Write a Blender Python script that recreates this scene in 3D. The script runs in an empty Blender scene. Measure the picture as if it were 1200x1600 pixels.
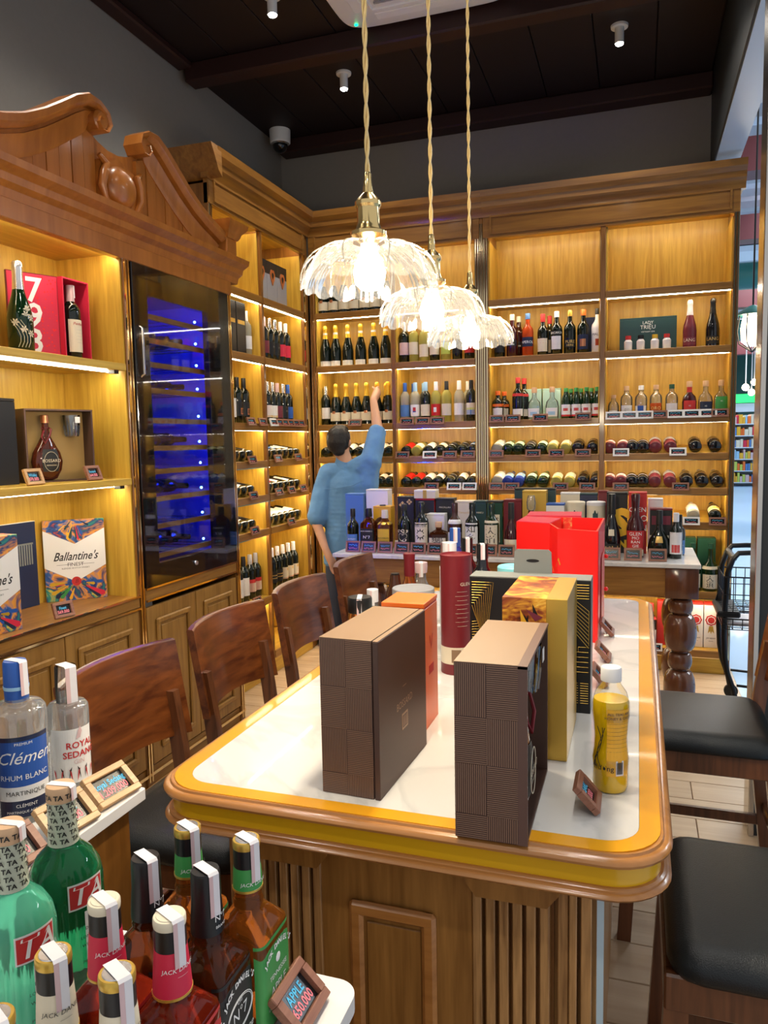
import bpy, bmesh, math, random
from mathutils import Matrix, Vector
random.seed(7)
SC = bpy.context.scene
COL = SC.collection
PI = math.pi

# ------------------------------------------------------------ camera, world, exposure
def make_camera():
    yaw, pit, rol = math.radians(18.65), math.radians(5.357), math.radians(1.082)
    f = Vector((-math.sin(yaw)*math.cos(pit), math.cos(yaw)*math.cos(pit), -math.sin(pit)))
    r = Vector((math.cos(yaw), math.sin(yaw), 0)); d = f.cross(r)
    r2 = math.cos(rol)*r + math.sin(rol)*d
    d2 = -math.sin(rol)*r + math.cos(rol)*d
    cam = bpy.data.cameras.new('camera'); o = bpy.data.objects.new('camera', cam); COL.objects.link(o)
    M = Matrix.Identity(4)
    for i in range(3):
        M[i][0] = r2[i]; M[i][1] = -d2[i]; M[i][2] = -f[i]
    M[2][3] = 1.6
    o.matrix_world = M
    cam.sensor_fit = 'HORIZONTAL'; cam.sensor_width = 36.0; cam.lens = 1178.6/1200*36.0
    cam.clip_start = 0.02; cam.clip_end = 200
    SC.camera = o
make_camera()
W = bpy.data.worlds.new('hall_light'); SC.world = W; W.use_nodes = True
W.node_tree.nodes['Background'].inputs[0].default_value = (0.80, 0.82, 0.86, 1)
W.node_tree.nodes['Background'].inputs[1].default_value = 0.52
SC.view_settings.view_transform = 'Standard'; SC.view_settings.look = 'None'
SC.view_settings.exposure = 0.5; SC.view_settings.gamma = 1.0
SC.view_settings.use_curve_mapping = False
SC.cycles.use_denoising = True
SC.cycles.caustics_reflective = False; SC.cycles.caustics_refractive = False
SC.cycles.max_bounces = 10; SC.cycles.sample_clamp_indirect = 6.0
DOWN_W = 26.0        # watts of one ceiling downlight
LED_E = 24.0         # emission of the shelf light strips
BULB_E = 40.0

# ------------------------------------------------------------ materials
MATS = {}
def nodes(name):
    m = bpy.data.materials.new(name); m.use_nodes = True
    nt = m.node_tree; b = nt.nodes['Principled BSDF']
    MATS[name] = m
    return m, nt, b
def S(b, **k):
    for n, v in k.items():
        n = n.replace('_', ' ')
        if n in b.inputs:
            if isinstance(v, tuple) and len(v) == 3: v = v + (1,)
            b.inputs[n].default_value = v
def plain(name, col, rough=.5, metal=0., coat=0., emit=None, es=0., trans=0., ior=1.45, noise=0.):
    m, nt, b = nodes(name)
    S(b, Base_Color=col, Roughness=rough, Metallic=metal, Coat_Weight=coat, Transmission_Weight=trans, IOR=ior)
    b.inputs['Coat Roughness'].default_value = .05
    if emit: S(b, Emission_Color=emit, Emission_Strength=es)
    if noise:
        t = nt.nodes.new('ShaderNodeTexCoord'); n = nt.nodes.new('ShaderNodeTexNoise')
        n.inputs['Scale'].default_value = 35; nt.links.new(t.outputs['Object'], n.inputs['Vector'])
        r = nt.nodes.new('ShaderNodeMapRange'); r.inputs['To Min'].default_value = 1-noise; r.inputs['To Max'].default_value = 1+noise
        nt.links.new(n.outputs['Fac'], r.inputs['Value'])
        h = nt.nodes.new('ShaderNodeHueSaturation'); h.inputs['Color'].default_value = (*col, 1)
        nt.links.new(r.outputs['Result'], h.inputs['Value']); nt.links.new(h.outputs['Color'], b.inputs['Base Color'])
    return m
def wood(name, c1, c2, axis='Z', scale=1., rough=.35, coat=.2, grain=1.):
    m, nt, b = nodes(name)
    t = nt.nodes.new('ShaderNodeTexCoord'); mp = nt.nodes.new('ShaderNodeMapping')
    oi = nt.nodes.new('ShaderNodeObjectInfo'); ad = nt.nodes.new('ShaderNodeVectorMath'); ad.operation = 'ADD'
    cb = nt.nodes.new('ShaderNodeMath'); cb.operation = 'MULTIPLY'; cb.inputs[1].default_value = 17.3
    nt.links.new(oi.outputs['Random'], cb.inputs[0])
    nt.links.new(t.outputs['Object'], ad.inputs[0]); nt.links.new(cb.outputs[0], ad.inputs[1])
    nt.links.new(ad.outputs[0], mp.inputs['Vector'])
    s = [22*scale]*3; s['XYZ'.index(axis)] = 1.6*scale
    mp.inputs['Scale'].default_value = s
    n1 = nt.nodes.new('ShaderNodeTexNoise'); n1.inputs['Scale'].default_value = 1.; n1.inputs['Detail'].default_value = 5; n1.inputs['Distortion'].default_value = 1.2*grain
    n2 = nt.nodes.new('ShaderNodeTexNoise'); n2.inputs['Scale'].default_value = 4.5; n2.inputs['Detail'].default_value = 3
    nt.links.new(mp.outputs[0], n1.inputs['Vector']); nt.links.new(mp.outputs[0], n2.inputs['Vector'])
    mx = nt.nodes.new('ShaderNodeMath'); mx.operation = 'MULTIPLY_ADD'; mx.inputs[1].default_value = .45*grain
    nt.links.new(n2.outputs['Fac'], mx.inputs[0]); nt.links.new(n1.outputs['Fac'], mx.inputs[2])
    cr = nt.nodes.new('ShaderNodeValToRGB')
    cr.color_ramp.elements[0].position = .45; cr.color_ramp.elements[0].color = (*c1, 1)
    cr.color_ramp.elements[1].position = .95; cr.color_ramp.elements[1].color = (*c2, 1)
    nt.links.new(mx.outputs[0], cr.inputs[0]); nt.links.new(cr.outputs[0], b.inputs['Base Color'])
    S(b, Roughness=rough, Coat_Weight=coat); b.inputs['Coat Roughness'].default_value = .12
    bp = nt.nodes.new('ShaderNodeBump'); bp.inputs['Strength'].default_value = .08; bp.inputs['Distance'].default_value = .002
    nt.links.new(n2.outputs['Fac'], bp.inputs['Height']); nt.links.new(bp.outputs[0], b.inputs['Normal'])
    return m
def painted(name, cols, scale=9., stretch=(1, 1, 1), rough=.35, bands=None):
    """splashes of several printed colours (flat print)"""
    m, nt, b = nodes(name)
    t = nt.nodes.new('ShaderNodeTexCoord'); mp = nt.nodes.new('ShaderNodeMapping'); mp.inputs['Scale'].default_value = stretch
    n = nt.nodes.new('ShaderNodeTexNoise'); n.inputs['Scale'].default_value = scale; n.inputs['Detail'].default_value = 4; n.inputs['Distortion'].default_value = 1.8
    cr = nt.nodes.new('ShaderNodeValToRGB'); e = cr.color_ramp.elements
    for i, c in enumerate(cols):
        p = .3 + .42*i/max(1, len(cols)-1)
        if i < 2: e[i].position = p; e[i].color = (*c, 1)
        else:
            q = e.new(p); q.color = (*c, 1)
    nt.links.new(t.outputs['Object'], mp.inputs[0]); nt.links.new(mp.outputs[0], n.inputs['Vector'])
    nt.links.new(n.outputs['Fac'], cr.inputs[0]); nt.links.new(cr.outputs[0], b.inputs['Base Color'])
    S(b, Roughness=rough)
    return m
def marble(name):
    m, nt, b = nodes(name)
    t = nt.nodes.new('ShaderNodeTexCoord'); n = nt.nodes.new('ShaderNodeTexNoise')
    n.inputs['Scale'].default_value = 1.6; n.inputs['Detail'].default_value = 6; n.inputs['Distortion'].default_value = 2.5
    nt.links.new(t.outputs['Object'], n.inputs['Vector'])
    cr = nt.nodes.new('ShaderNodeValToRGB'); e = cr.color_ramp.elements
    e[0].position = .44; e[0].color = (.70, .685, .655, 1); e[1].position = .52; e[1].color = (.73, .715, .685, 1)
    q = e.new(.485); q.color = (.62, .61, .59, 1)
    nt.links.new(n.outputs['Fac'], cr.inputs[0]); nt.links.new(cr.outputs[0], b.inputs['Base Color'])
    S(b, Roughness=.16, Coat_Weight=.25)
    return m
def bumpy(name, col, rough, scale, strength):
    m = plain(name, col, rough); nt = m.node_tree; b = nt.nodes['Principled BSDF']
    t = nt.nodes.new('ShaderNodeTexCoord'); n = nt.nodes.new('ShaderNodeTexNoise'); n.inputs['Scale'].default_value = scale; n.inputs['Detail'].default_value = 4
    bp = nt.nodes.new('ShaderNodeBump'); bp.inputs['Strength'].default_value = strength; bp.inputs['Distance'].default_value = .004
    nt.links.new(t.outputs['Object'], n.inputs['Vector']); nt.links.new(n.outputs['Fac'], bp.inputs['Height']); nt.links.new(bp.outputs[0], b.inputs['Normal'])
    return m
def thin_glass(name, tint, gloss=.22, white=.0, rough=.03):
    m = bpy.data.materials.new(name); m.use_nodes = True; MATS[name] = m
    nt = m.node_tree; nt.nodes.clear()
    o = nt.nodes.new('ShaderNodeOutputMaterial'); tr = nt.nodes.new('ShaderNodeBsdfTransparent'); tr.inputs[0].default_value = (*tint, 1)
    gl = nt.nodes.new('ShaderNodeBsdfGlossy'); gl.inputs['Roughness'].default_value = rough
    lw = nt.nodes.new('ShaderNodeLayerWeight'); lw.inputs[0].default_value = .25
    mr = nt.nodes.new('ShaderNodeMapRange'); mr.inputs['To Min'].default_value = gloss*.35; mr.inputs['To Max'].default_value = min(1, gloss*3)
    nt.links.new(lw.outputs['Fresnel'], mr.inputs['Value'])
    mx = nt.nodes.new('ShaderNodeMixShader'); nt.links.new(mr.outputs[0], mx.inputs[0])
    nt.links.new(tr.outputs[0], mx.inputs[1]); nt.links.new(gl.outputs[0], mx.inputs[2])
    last = mx
    if white:
        tl = nt.nodes.new('ShaderNodeBsdfTranslucent'); df = nt.nodes.new('ShaderNodeBsdfDiffuse'); ad = nt.nodes.new('ShaderNodeMixShader')
        nt.links.new(tl.outputs[0], ad.inputs[1]); nt.links.new(df.outputs[0], ad.inputs[2])
        m2 = nt.nodes.new('ShaderNodeMixShader'); m2.inputs[0].default_value = white
        nt.links.new(mx.outputs[0], m2.inputs[1]); nt.links.new(ad.outputs[0], m2.inputs[2]); last = m2
    nt.links.new(last.outputs[0], o.inputs[0])
    return m

wood('gold_wood', (.44, .25, .026), (.68, .44, .065), 'Z', 1., .42, .05)
wood('gold_wood_h', (.44, .25, .026), (.68, .44, .065), 'X', .8, .42, .05)
wood('frame_wood', (.145, .054, .009), (.28, .115, .022), 'Z', 1., .3, .3)
wood('frame_wood_h', (.20, .082, .013), (.38, .18, .036), 'X', 1., .38, .08)
wood('crown_wood', (.17, .065, .012), (.33, .15, .028), 'X', .8, .3, .3)
wood('carved_wood', (.30, .092, .012), (.48, .17, .03), 'Z', .6, .32, .3, .6)
wood('door_wood', (.22, .10, .018), (.37, .19, .042), 'Z', 1., .4, .1)
wood('island_wood', (.21, .090, .018), (.44, .21, .05), 'Z', 1.1, .38, .15)
wood('slat_wood', (.17, .075, .02), (.60, .33, .12), 'Z', 1.6, .4, .1)
wood('mould_wood', (.34, .13, .028), (.52, .23, .06), 'X', .8, .28, .4)
wood('stool_wood', (.075, .017, .005), (.27, .078, .017), 'Y', 1.3, .28, .4, .5)
wood('stool_leg_wood', (.065, .021, .008), (.18, .062, .022), 'Z', 1.2, .32, .3)
wood('turned_wood', (.095, .032, .015), (.16, .06, .027), 'Z', .8, .2, .5)
wood('floor_wood', (.42, .29, .175), (.56, .42, .27), 'X', .7, .38, .1, .7)
wood('tag_wood', (.20, .075, .045), (.32, .14, .085), 'X', 3., .45, .0)
wood('tag_wood_light', (.45, .25, .10), (.62, .38, .17), 'X', 3., .4, .1)
plain('beam_wood', (.028, .009, .007), .5); plain('ceiling_paint', (.012, .005, .0045), .6)
plain('wall_paint', (.24, .222, .198), .8, noise=.04); plain('dark_panel', (.02, .023, .024), .45)
plain('soffit_lit_tint', (.45, .55, .66), .35)  # pale blue of the hall's light put into the soffit colour
plain('yellow_lacquer', (.80, .36, .012), .28, coat=.3); plain('gold_band', (.74, .42, .012), .25, 0., coat=.2)
marble('marble')
plain('brass', (.83, .60, .26), .18, 1.); plain('gold_trim', (.9, .72, .42), .1, 1.); plain('steel', (.62, .58, .52), .22, 1.)
bumpy('leather', (.008, .0105, .0115), .33, 420, .25)
bumpy('denim', (.105, .245, .47), .85, 260, .3); plain('trousers', (.03, .04, .07), .8)
plain('skin', (.52, .28, .18), .5); bumpy('hair', (.012, .010, .010), .5, 90, .6)
plain('black', (.008, .008, .009), .35); plain('black_gloss', (.006, .006, .008), .08, coat=.5)
plain('white', (.80, .79, .77), .45); plain('cream', (.74, .66, .50), .5); plain('paper', (.74, .72, .74), .55, noise=.06)
plain('pink_paper', (.66, .46, .46), .55, noise=.06); plain('grey_cloth', (.34, .33, .34), .8)
plain('led', (1, 1, 1), .5, emit=(1.0, .90, .70), es=LED_E)
plain('bulb', (1, 1, 1), .5, emit=(1., .86, .62), es=BULB_E)
plain('lamp_face', (1, 1, 1), .5, emit=(1., .96, .9), es=60.)
plain('blue_led', (.1, .2, 1), .5, emit=(.004, .03, 1.), es=190.); plain('blue_dot', (.1, .3, 1), .5, emit=(.1, .35, 1.), es=30.)
plain('green_led', (0, 1, .4), .5, emit=(0, 1, .35), es=4.)
plain('fridge_lining', (.045, .055, .26), .35); plain('fridge_black', (.006, .006, .007), .12, coat=.4)
thin_glass('door_glass', (.86, .88, .92), .05); thin_glass('shade_glass', (.97, .95, .90), .32, white=.04, rough=.08)
plain('brandy_glass', (.12, .022, .008), .04, trans=.35, coat=.3); thin_glass('clear_thin', (.93, .95, .95), .35)
plain('dark_glass', (.005, .009, .006), .06, coat=.3); plain('green_dark_glass', (.004, .022, .007), .05, coat=.3)
plain('ruby_glass', (.05, .006, .008), .06, coat=.3); plain('brown_glass', (.05, .014, .004), .06, coat=.3)
plain('amber_glass', (.42, .10, .015), .05, trans=.75, ior=1.36); plain('yellow_glass', (.62, .58, .14), .05, trans=.5, ior=1.3)
plain('pale_glass', (.80, .80, .62), .05, trans=.6, ior=1.3); thin_glass('clear_glass', (.90, .93, .91), .35, white=.08)
thin_glass('gin_glass', (.94, .97, .96), .40, white=.20)
plain('whiskey_glass', (.56, .15, .018), .03, trans=.78, ior=1.36); plain('cola_glass', (.20, .045, .010), .03, trans=.8, ior=1.36)
plain('ruby_liquor', (.50, .035, .012), .03, trans=.8, ior=1.36); plain('honey_glass', (.62, .20, .03), .03, trans=1., ior=1.36)
plain('ta_green', (.02, .34, .13), .03, trans=.8, ior=1.36); plain('ta_mint', (.16, .80, .50), .03, trans=.62, ior=1.36)
plain('aperol', (.75, .10, .02), .05, trans=.5, ior=1.3); plain('pink_frost', (.15, .026, .038), .2); plain('blue_glass', (.02, .06, .42), .06, trans=.3, coat=.3)
plain('malibu_white', (.85, .84, .80), .25); plain('tea', (.90, .56, .004), .12, coat=.3); thin_glass('pet', (.97, .97, .95), .14)
plain('red', (.55, .012, .012), .35); plain('bright_red', (.83, .012, .010), .3, coat=.2); plain('maroon', (.17, .012, .018), .38)
plain('label_red', (.55, .03, .03), .5); plain('crimson', (.62, .02, .06), .5); plain('wine_label', (.18, .025, .045), .5)
plain('orange', (.85, .16, .02), .35, coat=.1); plain('gold_foil', (.90, .58, .06), .28, .6); plain('gold_card', (.64, .41, .075), .30, .6)
plain('amber_card', (.80, .42, .03), .35); plain('navy', (.012, .02, .06), .4); plain('blue', (.02, .09, .38), .45); plain('mid_blue', (.09, .22, .50), .45)
plain('sky', (.32, .55, .75), .45); plain('teal_card', (.02, .06, .065), .4); plain('dark_green', (.01, .06, .035), .4); plain('green', (.05, .30, .07), .45)
plain('mint', (.50, .76, .62), .45); plain('lime', (.5, .6, .1), .45); plain('silver', (.72, .72, .72), .25, .9); plain('copper', (.65, .26, .12), .3, .8)
plain('cork', (.60, .38, .22), .7); plain('neck_paper', (.50, .54, .42), .5); plain('pale_blue', (.45, .62, .66), .4, .2); plain('cyan_lid', (.22, .62, .68), .35); plain('grey_card', (.20, .21, .20), .45)
plain('brown_card', (.125, .068, .052), .45); plain('brown_card_dark', (.085, .045, .035), .45); plain('tan_card', (.25, .155, .088), .5); plain('brown_print', (.40, .25, .16), .4, .2); plain('mustard', (.42, .27, .09), .6)
plain('screen', (.012, .012, .014), .25); plain('neon_blue', (.1, .55, .9), .5); plain('neon_pink', (.95, .25, .3), .5)
plain('ink', (.015, .015, .015), .5); plain('grey_ink', (.3, .3, .3), .5); plain('white_ink', (.85, .85, .83), .5); plain('gold_ink', (.72, .5, .16), .35, .4); plain('red_ink', (.6, .03, .03), .5)
painted('burst', [(.75, .12, .02), (.02, .03, .14), (.03, .12, .36), (.80, .33, .03), (.02, .04, .16), (.02, .24, .20), (.75, .58, .05), (.25, .04, .20)], 7., (1, 1, 1))
painted('amber_facets', [(.05, .012, .006), (.30, .06, .015), (.75, .35, .03), (.9, .62, .12)], 14., (1, 1, 2.2))
painted('gold_dragon', [(.75, .03, .02), (.75, .05, .02), (.75, .48, .16)], 30.)
painted('floral_print', [(.02, .05, .03), (.10, .12, .07), (.55, .50, .34)], 40.)
plain('mall_floor', (.22, .36, .54), .3, coat=.1); plain('mall_white', (.62, .70, .78), .5); plain('mall_red', (.10, .016, .02), .5); plain('mall_teal', (.02, .12, .105), .4)
plain('sign_green', (0, .6, .1), .4, emit=(.02, .8, .12), es=1.4); plain('lantern_glow', (1, 1, 1), .4, emit=(1., .78, .5), es=14.)
plain('film_blue', (.50, .66, .74), .3); plain('wire', (.012, .012, .013), .3, .4)

# ------------------------------------------------------------ mesh building
class MB:
    def __init__(s): s.v = []; s.f = []; s.m = []
    def add(s, vs, fs, mi=0, M=None):
        k = len(s.v)
        s.v += [tuple(M @ Vector(p)) for p in vs] if M is not None else [tuple(p) for p in vs]
        s.f += [[i+k for i in f] for f in fs]; s.m += [mi]*len(fs); return s
    def box(s, x0, x1, y0, y1, z0, z1, mi=0, c=0., M=None):
        if c <= 0:
            v = [(x, y, z) for x in (x0, x1) for y in (y0, y1) for z in (z0, z1)]
            f = [(0, 1, 3, 2), (4, 6, 7, 5), (0, 4, 5, 1), (2, 3, 7, 6), (0, 2, 6, 4), (1, 5, 7, 3)]
            return s.add(v, f, mi, M)
        c = min(c, .45*min(x1-x0, y1-y0, z1-z0))
        v = []; idx = {}
        X, Y, Z = (x0, x1), (y0, y1), (z0, z1)
        for a in (0, 1):
            for b in (0, 1):
                for d in (0, 1):
                    sx, sy, sz = 1-2*a, 1-2*b, 1-2*d
                    p = (X[a], Y[b], Z[d])
                    for k in range(3):
                        idx[a, b, d, k] = len(v)
                        v.append((p[0]+(0 if k == 0 else sx*c), p[1]+(0 if k == 1 else sy*c), p[2]+(0 if k == 2 else sz*c)))
        f = []
        for a in (0, 1):
            f.append([idx[a, b, d, 0] for b, d in ((0, 0), (0, 1), (1, 1), (1, 0))])
            f.append([idx[b, a, d, 1] for b, d in ((0, 0), (0, 1), (1, 1), (1, 0))])
            f.append([idx[b, d, a, 2] for b, d in ((0, 0), (0, 1), (1, 1), (1, 0))])
        for a in (0, 1):
            for b in (0, 1):
                f.append([idx[a, b, 0, 0], idx[a, b, 1, 0], idx[a, b, 1, 1], idx[a, b, 0, 1]])
                f.append([idx[a, 0, b, 0], idx[a, 1, b, 0], idx[a, 1, b, 2], idx[a, 0, b, 2]])
                f.append([idx[0, a, b, 1], idx[1, a, b, 1], idx[1, a, b, 2], idx[0, a, b, 2]])
                for d in (0, 1): f.append([idx[a, b, d, k] for k in range(3)])
        return s.add(v, f, mi, M)
    def rings(s, rings, mi=0, caps=True, M=None, closed=True):
        n = len(rings[0]); v = [p for r in rings for p in r]; f = []
        for i in range(len(rings)-1):
            for j in range(n if closed else n-1):
                k = (j+1) % n
                f.append((i*n+j, i*n+k, (i+1)*n+k, (i+1)*n+j))
        if caps and closed:
            f.append(list(range(n))[::-1]); f.append([(len(rings)-1)*n+j for j in range(n)])
        return s.add(v, f, mi, M)
    def loft(s, prof, seg=24, mi=0, M=None, cx=0, cy=0, caps=True):
        """prof rows: (z, rx[, ry[, squareness]])"""
        R = []
        for row in prof:
            z, rx = row[0], row[1]; ry = row[2] if len(row) > 2 else rx; q = row[3] if len(row) > 3 else 2.
            ring = []
            for j in range(seg):
                a = 2*PI*(j+.5)/seg; ca, sa = math.cos(a), math.sin(a)
                ring.append((cx+rx*math.copysign(abs(ca)**(2/q), ca), cy+ry*math.copysign(abs(sa)**(2/q), sa), z))
            R.append(ring)
        return s.rings(R, mi, caps, M)
    def tube(s, pts, r, seg=8, mi=0, caps=True, closed=False):
        P = [Vector(p) for p in pts]; R = []; n = len(P); up = None
        for i, p in enumerate(P):
            t = (P[(i+1) % n] if (closed or i < n-1) else P[i]) - (P[i-1] if (closed or i > 0) else P[i])
            t.normalize()
            if up is None: up = Vector((0, 0, 1)) if abs(t.z) < .9 else Vector((1, 0, 0))
            a = t.cross(up); a.normalize(); up = a.cross(t); up.normalize()
            rr = r[i] if isinstance(r, (list, tuple)) else r
            R.append([tuple(p + a*rr*math.cos(2*PI*j/seg) + up*rr*math.sin(2*PI*j/seg)) for j in range(seg)])
        if closed: R.append(R[0]); caps = False
        return s.rings(R, mi, caps)
    def prism(s, poly, a0, a1, axis='z', mi=0, M=None):
        def P(u, w, a): return {'z': (u, w, a), 'y': (u, a, w), 'x': (a, u, w)}[axis]
        n = len(poly); v = [P(u, w, a0) for u, w in poly]+[P(u, w, a1) for u, w in poly]
        f = [list(range(n))[::-1], list(range(n, 2*n))]+[(i, (i+1) % n, n+(i+1) % n, n+i) for i in range(n)]
        return s.add(v, f, mi, M)
    def sphere(s, c, r, seg=16, rg=10, mi=0):
        rr = r if isinstance(r, (tuple, list)) else (r, r, r)
        R = [[(c[0]+rr[0]*max(.02, math.sin(PI*i/rg))*math.cos(2*PI*j/seg), c[1]+rr[1]*max(.02, math.sin(PI*i/rg))*math.sin(2*PI*j/seg), c[2]-rr[2]*math.cos(PI*i/rg)) for j in range(seg)] for i in range(rg+1)]
        return s.rings(R, mi)
    def mesh(s, name, mats, ang=35.):
        me = bpy.data.meshes.new(name); me.from_pydata(s.v, [], s.f)
        for m in mats: me.materials.append(MATS[m])
        me.polygons.foreach_set('material_index', s.m)
        bm = bmesh.new(); bm.from_mesh(me); bmesh.ops.recalc_face_normals(bm, faces=bm.faces); bm.to_mesh(me); bm.free()
        if ang:
            me.polygons.foreach_set('use_smooth', [True]*len(me.polygons))
            me.set_sharp_from_angle(angle=math.radians(ang))
        me.update(); return me
def link(name, me, parent=None, loc=None, rot=None):
    o = bpy.data.objects.new(name, me); COL.objects.link(o)
    if parent is not None: o.parent = parent
    if loc is not None: o.location = loc
    if rot is not None: o.rotation_euler = rot
    return o
def part(name, mb, mats, parent, loc=None, rot=None, label=None, ang=35., kind=None):
    if isinstance(mats, str): mats = [mats]
    o = link(name, mb.mesh(name, mats, ang), parent, loc, rot)
    if label: o['label'] = label
    if kind: o['kind'] = kind
    return o
def tag(o, label, cat, group=None):
    o['label'] = label; o['category'] = cat
    if group: o['group'] = group
    return o
def thing(name, label, cat, loc=(0, 0, 0), rz=0., group=None):
    o = bpy.data.objects.new(name, None); COL.objects.link(o); o.empty_display_size = .05
    o.location = loc; o.rotation_euler = (0, 0, rz)
    return tag(o, label, cat, group)
def struct(name, mb, mats, parent=None, ang=35.):
    o = part(name, mb, mats, parent, ang=ang)
    if parent is None: o['kind'] = 'structure'
    return o
def B(*a, **k): return MB().box(*a, **k)
def copy_tree(o, parent=None):
    c = o.copy(); COL.objects.link(c)
    if parent is not None: c.parent = parent
    for ch in list(o.children): copy_tree(ch, c)
    return c

# ------------------------------------------------------------ lettering
TXT = {}
def text_geo(body, size, shear=0., bold=0.):
    k = (body, size, shear, bold)
    if k not in TXT:
        cu = bpy.data.curves.new('writing', 'FONT'); cu.body = body; cu.size = size; cu.shear = shear; cu.offset = bold
        cu.align_x = 'CENTER'; cu.align_y = 'CENTER'; cu.resolution_u = 2; cu.fill_mode = 'FRONT'
        o = bpy.data.objects.new('writing', cu); COL.objects.link(o)
        dg = bpy.context.evaluated_depsgraph_get(); dg.update()
        me = bpy.data.meshes.new_from_object(o.evaluated_get(dg))
        TXT[k] = ([tuple(v.co) for v in me.vertices], [list(p.vertices) for p in me.polygons])
        bpy.data.objects.remove(o); bpy.data.curves.remove(cu); bpy.data.meshes.remove(me)
    return TXT[k]
def flat_text(mb, body, size, fn, mi=0, shear=0., bold=0., squash=1.):
    v, f = text_geo(body, size, shear, bold)
    mb.add([fn(p[0]*squash, p[1]) for p in v], f, mi)
def on_front(cx, y, cz): return lambda u, w: (cx+u, y, cz+w)            # face towards -y
def on_right(x, cy, cz): return lambda u, w: (x, cy+u, cz+w)            # face towards +x
def on_round(r, a0, cz, off=.0009):                                     # around a round body, a0 = facing angle
    return lambda u, w: ((r+off)*math.cos(a0+u/r), (r+off)*math.sin(a0+u/r), cz+w)

ORD = ['first', 'second', 'third', 'fourth', 'fifth', 'sixth', 'seventh', 'eighth', 'ninth', 'tenth', 'eleventh', 'twelfth', 'thirteenth']
# ------------------------------------------------------------ the room
fl = struct('floor', B(-2.76, .62, -1.5, 5.75, -.05, -.012), 'tag_wood')
pm = [B(0, 1.2, 0, .177, -.012, 0, c=.002).mesh('plank', ['floor_wood'])]
for j in range(30):
    y = .4+.18*j
    for i in range(4):
        x = -2.76+1.203*i-(.6 if j % 2 else 0)
        x0 = max(x, -2.76); x1 = min(x+1.2, .62)
        if x1-x0 < .05: continue
        if x1-x0 > 1.19: link('plank', pm[0], fl, (x0, y, 0))
        else: part('plank', B(0, x1-x0, 0, .177, -.012, 0, c=.002), 'floor_wood', fl, (x0, y, 0))
struct('wall_left', B(-2.9, -2.76, -1.5, 5.9, 0, 4.2), 'wall_paint')
struct('wall_back', B(-2.76, .44, 5.75, 5.9, 0, 4.2), 'wall_paint')
ce = struct('ceiling', B(-2.9, .6, -1.5, 5.9, 4.0, 4.2), 'ceiling_paint')
for i in range(9):
    part('board', B(-2.76+.355*i, -2.76+.355*i+.349, -1.5, 5.75, 3.975, 4.0, c=.003), 'ceiling_paint', ce)
for y0, y1, z in ((4.31, 4.43, 3.86), (5.6, 5.75, 3.87), (2.4, 2.52, 3.86), (.5, .62, 3.86)):
    part('beam', B(-2.72, .44, y0, y1, z, 3.975, c=.01), 'beam_wood', ce)
part('beam', B(-2.76, -2.66, -1.5, 4.31, 3.93, 3.975, c=.01), 'beam_wood', ce)
struct('trim_1', B(.44, .6, -1.5, 5.9, 3.36, 4.0, c=.004), 'dark_panel')
sf = struct('trim_2', B(.45, .595, 3.4, 5.9, 3.35, 3.36), 'soffit_lit_tint')
co = struct('wall_right', B(.445, 1.3, 3.2, 3.32, 0, 4.0), 'dark_panel')
part('steel_edge', B(.435, .447, 3.19, 3.33, 0, 4.0, c=.002), 'steel', co)
part('steel_edge', B(.435, .455, 3.187, 3.2, 0, 4.0, c=.002), 'steel', co)

def downlight(x, y, lab, pw=DOWN_W):
    t = thing('downlight', lab, 'light', (x, y, 3.975), 0, 'ceiling downlights')
    part('flange', MB().loft([(-.012, .048), (0, .05)], 24), 'white', t)
    part('housing', MB().loft([(-.10, .026), (-.012, .026)], 20), 'white', t)
    part('lens', MB().loft([(-.106, .02), (-.1005, .022)], 16), 'lamp_face', t)
    l = bpy.data.lights.new('lamp', 'SPOT'); l.energy = pw; l.spot_size = math.radians(145); l.spot_blend = .8; l.color = (1, .94, .85); l.shadow_soft_size = .05
    o = bpy.data.objects.new('lamp', l); COL.objects.link(o); o.parent = t; o.location = (0, 0, -.115)
downlight(-1.833, 4.783, 'white ceiling downlight nearest the security camera')
downlight(-.132, 4.829, 'white ceiling downlight nearest the right-hand header')
downlight(-1.877, 3.857, 'white ceiling downlight left of the air conditioner')
for x in (-1.85, -.13):
    for y in (2.75, 1.6, .5, -.6):
        downlight(x, y, 'white ceiling downlight in the rows above the photographer', DOWN_W*1.15)

t = thing('air_conditioner', 'white square ceiling cassette air conditioner with green light', 'air conditioner', (-1.125, 3.82, 3.975))
part('panel', MB().loft([(-.045, .45, .43, 8), (-.035, .475, .455, 8), (0, .475, .455, 8)], 48), 'white', t)
g = MB()
for i in range(14): g.box(-.23+.034*i, -.23+.034*i+.02, -.22, .22, -.052, -.045, 0)
for i in range(10): g.box(-.24, .24, -.22+.047*i, -.22+.047*i+.012, -.054, -.045, 0)
part('intake_grille', g, 'grey_cloth', t)
part('grille_rim', MB().tube([(-.27, -.27, -.046), (.27, -.27, -.046), (.27, .27, -.046), (-.27, .27, -.046)], .008, 6, closed=True), 'white', t)
for k in range(4):
    part('air_vane', B(-.27, .27, .31, .37, -.05, -.044, c=.003), 'white', t, rot=(0, 0, k*PI/2))
part('status_light', B(-.41, -.395, .375, .385, -.052, -.035), 'green_led', t)

t = thing('security_camera', 'white dome security camera on the ceiling in the back left corner', 'camera', (-2.62, 5.45, 3.975))
part('base', MB().loft([(-.10, .07), (-.09, .078), (0, .08)], 32), 'white', t)
part('dome', MB().sphere((0, 0, -.108), .058, 20, 10), 'black_gloss', t)
part('ring', MB().loft([(-.108, .06), (-.10, .07)], 32), 'silver', t)

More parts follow.
